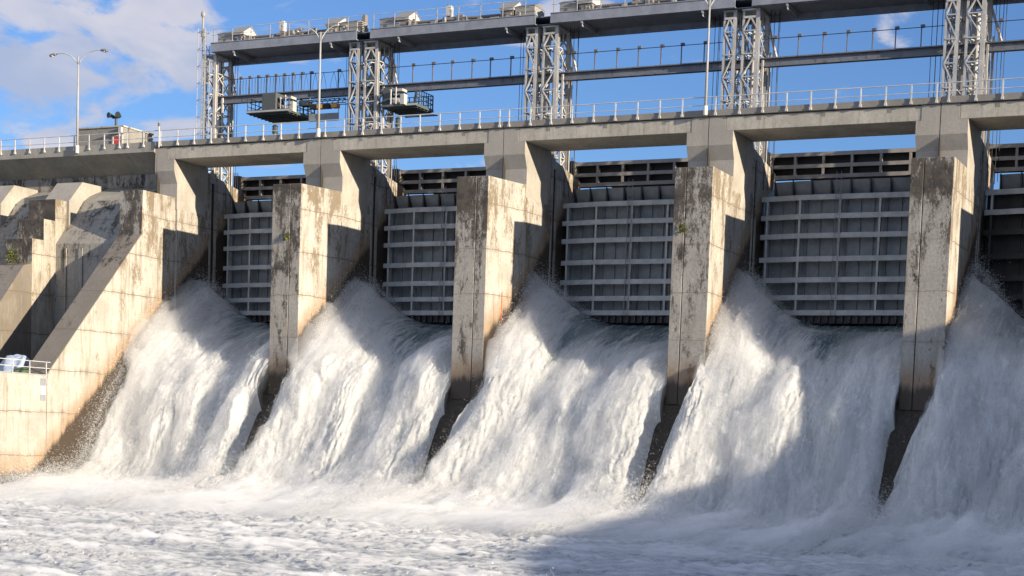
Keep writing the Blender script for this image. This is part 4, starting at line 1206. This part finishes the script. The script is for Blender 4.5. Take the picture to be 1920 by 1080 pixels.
# ------------------------------------------------------------------ river
ys = np.concatenate([np.arange(-78, -50, .085), np.arange(-50, -6, .11)])
u_ = np.linspace(0, 1, 760)
YY, UU = np.meshgrid(ys, u_, indexing='ij')
xlo = np.interp(YY, [-78, -71, -45, -21, -6], [50, 45, 19, -4, -14]); XX = xlo + (93 - xlo) * UU
foot = sst(-34, -16, YY)                                 # boil at the foot of the torrents
w1 = fbm(XX * .10, YY * .14, XX * 0 + 2.2, 3)
w2 = puff(XX * .42 + 4 * w1, YY * .50, XX * 0 + 5.1, 4, .55)
w3 = puff(XX * 1.7 + w2, YY * 2.0 + w2, XX * 0 + 8.4, 4, .62)
w4 = fbm(XX * 5.0, YY * 5.5, XX * 0 + 3.4, 3, .6)
w5 = fbm(XX * .9, YY * 2.6, XX * 0 + 6.6, 4, .6)
hz = .45 * w1 + .16 * w2 + .13 * w3 * np.clip(.7 + w1 * 1.5, .2, 1.6) + .04 * w4 + foot * (.12 + .25 * w2)
hz = hz - 1.05
foam = np.clip(.92 + .35 * w2 + .35 * w3 + .7 * w1 + .8 * foot + .35 * w4 + .6 * w5, 0.05, 1.3)
far = np.stack([XX, YY, hz], -1)
rv = grid_obj('river_water', far, foam, M['river'])
tag(rv, kind='structure')
o = link_mesh('river_bed_water', [(-400, -400, -1.8), (400, -400, -1.8), (400, 5, -1.8), (-400, 5, -1.8)], [(0, 1, 2, 3)], M['river'], None)
o.name = 'water'; tag(o, kind='structure')

# froth lying on the river, a thin soft body of even density
sl = (slice(None, None, 3), slice(None, None, 3))
fx, fy, fz = XX[sl], YY[sl], hz[sl]
fr = np.clip(.35 + .9 * puff(fx * .8, fy * .9, fx * 0 + 4.4, 4, .6) + .9 * fbm(fx * .18, fy * .25, fx * 0 + 8.8, 3), 0, 1.3)
edg = sst(0, .02, UU[sl]) * sst(1, .98, UU[sl]) * sst(-78, -76, fy) * sst(-6, -8, fy)
fo_ = closed('froth', np.stack([fx, fy, fz + .02 + .36 * fr * edg], -1)[::-1], np.stack([fx, fy, fz - .4], -1)[::-1], M['froth'], None)
tag(fo_, 'loose white froth lying on the churning river', 'foam', kind='stuff')
# crumbs of foam on the crests
n = 260000
ri = rs.randint(0, YY.shape[0], n); ci = rs.randint(0, YY.shape[1], n)
kp = rs.rand(n) < np.clip((foam[ri, ci] - .65) * 1.6 + .9 * w3[ri, ci], 0.02, 1)
ri, ci = ri[kp], ci[kp]; n = len(ri)
D = np.stack([XX[ri, ci] + rs.normal(0, .06, n), YY[ri, ci] + rs.normal(0, .06, n), hz[ri, ci] + .06 + np.abs(rs.normal(0, .16, n))], -1)
sz = np.clip(rs.lognormal(math.log(.017), .5, n), .008, .05)
V = D[:, None, :] + tet[None] * sz[:, None, None] * rs.uniform(.6, 1.4, (n, 4, 1))
F = (np.arange(n)[:, None, None] * 4 + np.array([(0, 1, 2), (0, 2, 3), (0, 3, 1), (1, 3, 2)])[None]).reshape(-1, 3)
me = bpy.data.meshes.new('foam_flecks')
me.vertices.add(n * 4); me.vertices.foreach_set('co', V.astype(np.float32).ravel())
me.loops.add(F.size); me.loops.foreach_set('vertex_index', F.ravel().astype(np.int32))
me.polygons.add(len(F)); me.polygons.foreach_set('loop_start', np.arange(0, F.size, 3, dtype=np.int32))
me.update(calc_edges=True); me.materials.append(M['drop'])
o = bpy.data.objects.new('foam_flecks', me); C.objects.link(o); tag(o, 'white flecks of foam thrown up on the river', 'foam', kind='stuff')
# low mist where the torrents land
mx_, my_ = np.meshgrid(np.linspace(-4, 92, 300), np.linspace(-33, -9.2, 90))
mn = np.clip(.45 + 1.5 * fbm(mx_ * .2, my_ * .25, mx_ * 0 + 1.1, 5, .62), 0, 1.7)
env = sst(-33, -20, my_) * sst(-9.2, -13, my_) * sst(-4, 4, mx_) * sst(92, 84, mx_)
zb = np.interp(my_, _y[::-1], _z[::-1])
mtop = np.stack([mx_, my_, zb + .15 + env * (.1 + 1.9 * mn ** 1.5)], -1); mbot = np.stack([mx_, my_, zb - .6], -1)
mm, q = new_mat('mist')
vs = q.n('ShaderNodeVolumeScatter', {'Color': (0.99, 0.99, 0.99), 'Density': 0.05, 'Anisotropy': 0.0})
o = q.n('ShaderNodeOutputMaterial', out=None); q.t.links.new(vs, o.inputs[1])
mo = closed('mist', mtop[::-1], mbot[::-1], mm, None); tag(mo, 'thin white mist drifting where the torrents hit the river', 'mist', kind='stuff')

# ------------------------------------------------------------------ unseen bank added beyond the right edge, profile shaped to throw the evening shadow
prof = [(-180, 5.5), (-120, 5.5), (-76, 6.5), (-66, 8.6), (-60, 9.2), (-53, 10.0), (-40, 11.3), (-28, 12.4), (-20, 14.0), (-17, 16.5), (-14.5, 21.2), (-8, 23.0), (0, 24), (8, 24.5), (40, 26)]
py = np.array([p[0] for p in prof], float); pz = np.array([p[1] for p in prof], float)
hy = np.linspace(-180, 40, 200); hx = np.linspace(0, 60, 40)
HY, HX = np.meshgrid(hy, hx, indexing='ij')
top = np.interp(HY, py, pz)
x0 = 104 + 2.0 * fbm(HY * .05, HY * 0 + 3, HX * 0, 2)
HZ = -3 + (top + 3) * sst(0, 6, HX) + .7 * fbm(HX * .25, HY * .25, HX * 0, 4) * sst(0, 4, HX) + .12 * np.clip(HX - 6, 0, 60)
shadow_hill = grid_obj('shadow_hill', np.stack([x0 + HX, HY, HZ], -1), HX * 0, M['shadow_hill']); tag(shadow_hill, kind='structure')
